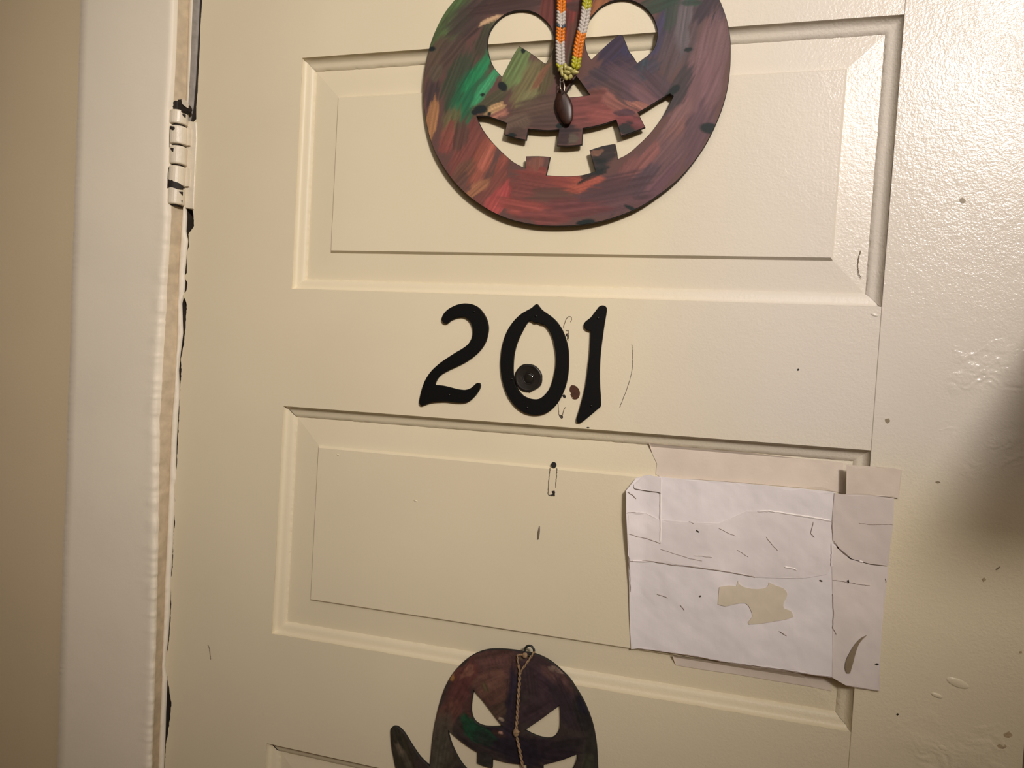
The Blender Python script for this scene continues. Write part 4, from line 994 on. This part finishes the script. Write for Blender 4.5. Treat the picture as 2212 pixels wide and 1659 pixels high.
paper('tape_strip', [(0.5714,1.5229),(0.5773,1.5223),(0.6008,1.5241),(0.6201,1.5234),(0.6211,1.5002),(0.6198,1.4827),(0.6194,1.4628),(0.6047,1.4627),(0.5893,1.4653),(0.5798,1.4725),(0.5728,1.4786),(0.5711,1.4984)], 0.0012, 0.0003, M_PAPER, notice, rgb=(212, 200, 192), grime=0.05)
paper('tape_strip', [(0.571,1.4769),(0.5798,1.4715),(0.5879,1.4648),(0.6047,1.4618),(0.6195,1.4619),(0.6193,1.448),(0.6182,1.4221),(0.618,1.3993),(0.6184,1.3766),(0.6197,1.3497),(0.6091,1.3498),(0.5917,1.3498),(0.5801,1.3548),(0.5777,1.4007),(0.5757,1.4313)], 0.0007, 0.0003, M_PAPER, notice, rgb=(226, 215, 208), grime=0.06)
paper('tape_strip', [(0.4028,1.5537),(0.4252,1.5533),(0.4473,1.5526),(0.4689,1.5522),(0.4917,1.5523),(0.5141,1.5514),(0.5434,1.5505),(0.5692,1.5504),(0.5793,1.5499),(0.5808,1.522),(0.5737,1.5228),(0.5451,1.5236),(0.5159,1.5234),(0.4859,1.5231),(0.4553,1.5224),(0.4272,1.5214),(0.4152,1.5218),(0.4111,1.5236),(0.4118,1.5339),(0.4067,1.5432)], 0.0007, 0.0003, M_TAPE, notice, follow=True)
paper('tape_strip', [(0.5799,1.5495),(0.5991,1.5499),(0.6182,1.5502),(0.625,1.549),(0.6239,1.5238),(0.6062,1.5241),(0.5813,1.5227)], 0.0007, 0.0003, M_TAPE, notice)
paper('tape_strip', [(0.4376,1.3497),(0.4813,1.3504),(0.5265,1.3515),(0.5631,1.3521),(0.5816,1.3524),(0.5823,1.3379),(0.5639,1.3393),(0.5273,1.3393),(0.4972,1.3397),(0.4696,1.339),(0.4414,1.3391)], 0.0006, 0.0003, M_TAPE, notice, follow=True)
paper('torn_patch', rounded([(0.4937,1.4318),(0.4954,1.428),(0.5023,1.4258),(0.5112,1.4262),(0.5192,1.4289),(0.5211,1.4339),(0.5271,1.4316),(0.5338,1.4301),(0.5374,1.4259),(0.5365,1.4211),(0.5347,1.4161),(0.5357,1.4116),(0.5416,1.4101),(0.5441,1.405),(0.5378,1.4017),(0.5292,1.3988),(0.5176,1.3947),(0.5059,1.3919),(0.505,1.3941),(0.5084,1.3997),(0.5065,1.4058),(0.5017,1.4114),(0.4928,1.4093),(0.4839,1.4057),(0.477,1.4066),(0.4769,1.4143),(0.4771,1.4231),(0.4857,1.4259),(0.4925,1.426)], 2, 70), 0.0011, 0.0003, M_TAN, notice, step=0.006)
# folded-over corner
fl = [(0.3914,1.5128),(0.392,1.5138),(0.3996,1.5218),(0.406,1.5234),(0.4137,1.5217),(0.4171,1.5205),(0.4178,1.5066),(0.4146,1.5075),(0.4076,1.5076),(0.3998,1.5081),(0.393,1.509),(0.3918,1.5102)]
o_ = paper('folded_corner', fl, 0.0024, 0.0003, M_PAPER, notice, rgb=(231, 223, 220))
# shadow under the lifted slit at the lower right, painted dark tan
paper('tear_shadow', rounded([(0.606,1.3985),(0.6014,1.3952),(0.5969,1.3891),(0.5932,1.3809),(0.5906,1.3735),(0.59,1.3657),(0.5919,1.3614),(0.5944,1.3618),(0.5965,1.373),(0.598,1.3824),(0.6003,1.3904),(0.6034,1.3952)], 2), 0.0019, 0.0003, material('tape_shadowed_gap', (140, 124, 98), 0.8, var=0.1, var_scale=90), notice, step=0.003)
# creases: hairline ridges of lifted paper, the darker ones painted as edge shading
def ridge(pts, w, y_off, tri=False):
    P2 = [Vector(p) for p in pts]
    V, F = [], []
    for i, p in enumerate(P2):
        d = (P2[min(i + 1, len(P2) - 1)] - P2[max(i - 1, 0)]).normalized()
        nrm = Vector((-d.y, d.x)) * w * (0.5 if 0 < i < len(P2) - 1 else 0.15)
        for s, dy in ((1, 0.0004), (0, -0.0001), (-1, 0.0004)):
            q = p + nrm * s
            V.append((q.x, y_off(q.x, q.y) + dy - 0.0001, q.y))
    for i in range(len(P2) - 1):
        for k in range(2):
            F.append((i * 3 + k, i * 3 + k + 1, i * 3 + 4 + k, i * 3 + 3 + k))
    return V, F
def dens(pts, n=5):
    out = []
    for i, (a, b) in enumerate(zip(pts, pts[1:])):
        for k in range(n):
            t = k / n
            j = random.uniform(-1, 1) * 0.00022
            out.append((a[0] + (b[0] - a[0]) * t + j, a[1] + (b[1] - a[1]) * t + random.uniform(-1, 1) * 0.00022))
    return out + [pts[-1]]
ys = lambda x, z: float(sheet_y([x], [z])[0]) - 0.0014
dark_creases = [
 [(0.3925,1.4377),(0.4099,1.4391),(0.4323,1.4384),(0.4511,1.4389),(0.4666,1.4388),(0.482,1.4387),(0.5002,1.4376),(0.5084,1.4371)],
 [(0.4038,1.3514),(0.4231,1.3526),(0.4406,1.3529),(0.4594,1.3536),(0.4672,1.3532),(0.4827,1.3528),(0.5009,1.3531),(0.5188,1.3533),(0.5409,1.3543),(0.5626,1.3544),(0.5812,1.3549)],
 [(0.3897,1.4644),(0.3988,1.4618),(0.4119,1.4596),(0.42,1.4573)],
 [(0.3907,1.443),(0.3924,1.4283),(0.3943,1.407)],
 [(0.3865,1.5054),(0.3907,1.5025),(0.3945,1.4991)],
 [(0.3868,1.4853),(0.3942,1.4856),(0.4007,1.4851)],
 [(0.5711,1.4984),(0.5715,1.4892),(0.5727,1.4801),(0.5791,1.4725),(0.5873,1.4658)],
 [(0.5934,1.4981),(0.6024,1.4976),(0.6119,1.4992),(0.6207,1.4997)],
 [(0.5717,1.4769),(0.5721,1.4662),(0.5725,1.4563)],
 [(0.5917,1.3498),(0.6008,1.3496),(0.6118,1.3498),(0.6194,1.3496)],
 [(0.5554,1.4949),(0.5537,1.4838),(0.5574,1.4809)]]
faint = [
 [(0.4203,1.4524),(0.4348,1.4493),(0.4475,1.4469),(0.46,1.446)], [(0.4528,1.45),(0.4597,1.4504),(0.469,1.4504)],
 [(0.5157,1.476),(0.5205,1.4703),(0.5267,1.4648)], [(0.4912,1.4604),(0.4975,1.4572),(0.5014,1.455)],
 [(0.4734,1.479),(0.4828,1.4753),(0.4889,1.4736)], [(0.4198,1.4081),(0.4279,1.4064),(0.4303,1.4058)],
 [(0.4454,1.4823),(0.4501,1.4809)], [(0.576,1.4313),(0.5773,1.4161),(0.5777,1.4007),(0.5811,1.3951)], [(0.575,1.4438),(0.5865,1.4438),(0.6004,1.443),(0.6059,1.4431)],
 [(0.6179,1.4513),(0.6187,1.4476)], [(0.4425,1.401),(0.4467,1.3959)], [(0.5395,1.3867),(0.5327,1.3901)]]
def multi(lines, w):
    return join([ridge(dens(L), w, ys) for L in lines])
tag(link('creases', *multi(dark_creases, 0.0006), material('crease_line', (152, 136, 124), 0.7), notice), kind='stuff')
tag(link('creases', *multi(faint, 0.0006), material('faint_crease', (192, 180, 172), 0.7), notice), kind='stuff')
white_tear = [(0.5068,1.4988),(0.5171,1.5003),(0.5303,1.4998),(0.5405,1.4991),(0.5506,1.499),(0.5592,1.4984),(0.5706,1.4972)]
tag(link('creases', *multi([white_tear, [(0.4169,1.5215),(0.4173,1.5069),(0.4182,1.4874),(0.4195,1.4712),(0.42,1.4581)], [(0.5954,1.4639),(0.5986,1.4638)], [(0.5334,1.4502),(0.5407,1.4499),(0.5439,1.4487)]], 0.0018), material('frayed_white_edge', (240, 232, 226), 0.5), notice), kind='stuff')
for pts in ([(0.6144,1.3735),(0.6158,1.3743),(0.6174,1.3738),(0.6159,1.3728)], [(0.4595,1.412),(0.4603,1.4128),(0.4613,1.4121),(0.4604,1.4112)], [(0.5868,1.4451),(0.5882,1.4458),(0.5886,1.4432),(0.5875,1.4431)], [(0.5641,1.4425),(0.5664,1.4421),(0.5665,1.4413),(0.5645,1.4417)], [(0.4528,1.475),(0.4552,1.4737),(0.4553,1.4727),(0.4532,1.4738)]):
    o = link('dirt_spot', *plate_vf([(x, z) for x, z in pts], [], ys(*pts[0]) - 0.0003, ys(*pts[0]) + 0.0004), M_INK, notice)

# ------------------------------------------------------------------ marks, holes and lumps in the door paint
def spot(name, pts, mt, y=0.0, t=0.00022, n=2):
    return plate(name, rounded(pts, n, 70), [], y - t, y + 0.0003, mt, door)
spot('bare_wood_spot', [(0.3235,1.6053),(0.3258,1.6059),(0.3285,1.6052),(0.3314,1.6027),(0.3331,1.5988),(0.3327,1.5952),(0.3309,1.5924),(0.3279,1.5917),(0.3255,1.5924),(0.326,1.5939),(0.3249,1.5934),(0.3246,1.5951),(0.3234,1.596),(0.324,1.5978),(0.3227,1.5995),(0.3225,1.6026)], M_RUST)
spot('screw_hole', [(0.3155,1.595),(0.3168,1.596),(0.3182,1.5954),(0.3192,1.5942),(0.3186,1.5923),(0.3173,1.5926),(0.3161,1.5934)], M_INK)
spot('screw_hole', [(0.3418,1.5649),(0.3432,1.5654),(0.3446,1.565),(0.3446,1.5642),(0.3422,1.5641)], M_INK)
spot('screw_hole', [(0.3075,1.5258),(0.3095,1.527),(0.3116,1.5261),(0.3126,1.5242),(0.3119,1.5217),(0.3099,1.5209),(0.3077,1.5217),(0.3071,1.5237)], M_INK, Y_F)
spot('grey_scuff', [(0.2981,1.4601),(0.2991,1.4601),(0.2994,1.4553),(0.2991,1.4498),(0.2984,1.4464),(0.297,1.4461),(0.2968,1.4523),(0.2973,1.4558)], M_GREYINK, Y_F)
spot('nail_dimple', [(0.6551,1.7875),(0.6572,1.7893),(0.66,1.7869),(0.6591,1.7845),(0.6564,1.7845)], M_DIMPLE)
spot('nail_dimple', [(0.6089,1.593),(0.6117,1.5938),(0.6132,1.5915),(0.6114,1.5891),(0.6094,1.5905)], M_DIMPLE)
spot('nail_dimple', [(0.6522,1.5409),(0.6546,1.5418),(0.6565,1.5408),(0.6543,1.5396)], M_DIMPLE)
spot('nail_dimple', [(0.7031,1.4698),(0.7044,1.4716),(0.7066,1.4731),(0.7058,1.471),(0.7041,1.4693)], M_DIMPLE)
spot('grey_scuff', [(0.6346,1.3303),(0.6359,1.3317),(0.637,1.3307),(0.6357,1.3293)], M_INK)
spot('grey_scuff', [(0.5329,1.633),(0.5338,1.6341),(0.5348,1.6334),(0.5344,1.6321),(0.5333,1.632)], M_INK)
for q in ([(0.7185,1.3287),(0.7225,1.3319),(0.7254,1.3292),(0.7228,1.3263),(0.7194,1.3265)], [(0.7137,1.3173),(0.7177,1.3205),(0.7219,1.3189),(0.7194,1.316),(0.7146,1.315)], [(0.7254,1.402),(0.7272,1.4028),(0.7276,1.4008),(0.7258,1.4003)], [(0.6933,1.4602),(0.6952,1.462),(0.6968,1.46),(0.6948,1.4578)]):
    spot('grime_patch', q, material('grime', (176, 156, 122), 0.6, var=0.2, var_scale=400))
def scratch(name, pts, w, mt, y=0.0, n=6):
    off = lambda x, z: y - 0.0003
    V, F = ridge(dens(pts, n), w, off)
    return link(name, V, F, mt, door)
scratch('scratch', [(0.3813,1.6495),(0.3822,1.6421),(0.3829,1.6352),(0.3831,1.6282),(0.3824,1.6194),(0.3807,1.6115),(0.3782,1.6026),(0.3756,1.5945),(0.3738,1.5892),(0.3732,1.5869)], 0.0006, M_GREYINK)
# outlines of old tape: dark grimy edges
grime_lines = [[(0.3125,1.6623),(0.3133,1.6664),(0.3151,1.6718),(0.3177,1.6741),(0.32,1.6733),(0.3204,1.6711),(0.3194,1.6684)], [(0.3149,1.6598),(0.3185,1.6596),(0.3182,1.6568),(0.3163,1.6563),(0.3175,1.6545),(0.3169,1.6514),(0.3182,1.6497)],
               [(0.3109,1.5884),(0.3121,1.5831),(0.313,1.576),(0.3159,1.5722),(0.317,1.5772),(0.3181,1.5817),(0.3198,1.5836)], [(0.3132,1.5751),(0.3158,1.5739),(0.3171,1.5754)]]
for L in grime_lines:
    scratch('tape_residue', L, 0.0008, M_GREYINK)
for L in ([(0.3064,1.5205),(0.3058,1.5157),(0.3055,1.5088),(0.3055,1.5006),(0.3055,1.4938),(0.3067,1.4922),(0.3122,1.4924),(0.3124,1.4972)], [(0.3133,1.5212),(0.3132,1.5144),(0.3131,1.5068),(0.3129,1.5007)]):
    scratch('tape_residue', L, 0.0010, M_GREYINK, Y_F)
spot('tape_residue', [(0.3092,1.4972),(0.3122,1.4979),(0.3129,1.4928),(0.3084,1.492),(0.3063,1.4919),(0.3068,1.4929),(0.309,1.4936),(0.3111,1.4943),(0.3098,1.4952)], M_CHIP, Y_F)
spot('tape_residue', [(0.3153,1.6567),(0.3173,1.6572),(0.3185,1.655),(0.3184,1.6514),(0.3171,1.6523),(0.3168,1.654),(0.3157,1.6544)], M_CHIP)
spot('tape_residue', [(0.313,1.5755),(0.3167,1.5749),(0.3174,1.5727),(0.316,1.5715),(0.3139,1.5734)], M_CHIP)
scratch('scratch', [(-0.0856,1.2783),(-0.0828,1.2738),(-0.0818,1.2669),(-0.0809,1.2616)], 0.0012, M_GREYINK)
scratch('scratch', [(0.5814,1.7447),(0.58,1.7372),(0.5797,1.7297),(0.5809,1.7235),(0.5832,1.7191)], 0.0006, M_DIMPLE, 0.009)
for (pts, rr) in (([(0.681,1.3667),(0.6656,1.353),(0.6733,1.3076)], (0.0095, 0.005, 0.007)), ([(0.1618,1.4718),(0.0673,1.5128)], (0.0025, 0.0022)), ([(0.5945,1.6854)], (0.0035,))):
    for (x, z), r in zip(pts, rr):
        y = 0.0 if x > 0.45 or z > 1.6 else Y_F
        link('paint_blister', *ellipsoid_vf((x, y + 0.0003, z), ((r, 0, -r * 0.25), (0, 0.0011 if r > 0.004 else 0.0009, 0), (r * 0.08, 0, r * 0.42)), 16, 8), M_DOOR, door, smooth=True)

# wrinkled, sagged paint on the latch stile
def wrinkle(x0, x1, z0, z1, amp, seed, slope):
    nx, nz = 90, int(90 * (z1 - z0) / (x1 - x0))
    gx, gz = np.meshgrid(np.linspace(x0, x1, nx), np.linspace(z0, z1, nz))
    u = (gx - x0) / (x1 - x0) * 2 - 1
    w = (gz - z0) / (z1 - z0) * 2 - 1
    edge = np.clip(1.0 - (u * u) ** 1.5, 0, 1) * np.clip(1.0 - (w * w) ** 1.5, 0, 1)
    wx = gx + (fbm(gx * 30, gz * 30, seed) - 0.5) * 0.03
    wz = gz + gx * slope + (fbm(gx * 35 + 9, gz * 35, seed + 3) - 0.5) * 0.05
    rid = 1 - np.abs(fbm(wx * 40, wz * 150, seed + 9, 3) * 2 - 1) * 2.2
    patch = np.clip((fbm(gx * 28, gz * 28, seed + 20, 2) - 0.40) * 5, 0, 1)
    y = 0.0003 - edge * (0.00032 + amp * np.clip(rid, 0, 1) * patch)
    V = [(a, b, c) for a, b, c in zip(gx.ravel(), y.ravel(), gz.ravel())]
    F = [(j * nx + i, j * nx + i + 1, (j + 1) * nx + i + 1, (j + 1) * nx + i) for j in range(nz - 1) for i in range(nx - 1)]
    link('paint_wrinkle', V, F, M_STILE, door, smooth=True)
wrinkle(0.645, 0.7335, 1.535, 1.680, 0.0008, 5, -0.5)
wrinkle(0.62, 0.7335, 1.26, 1.345, 0.0009, 15, 0.3)
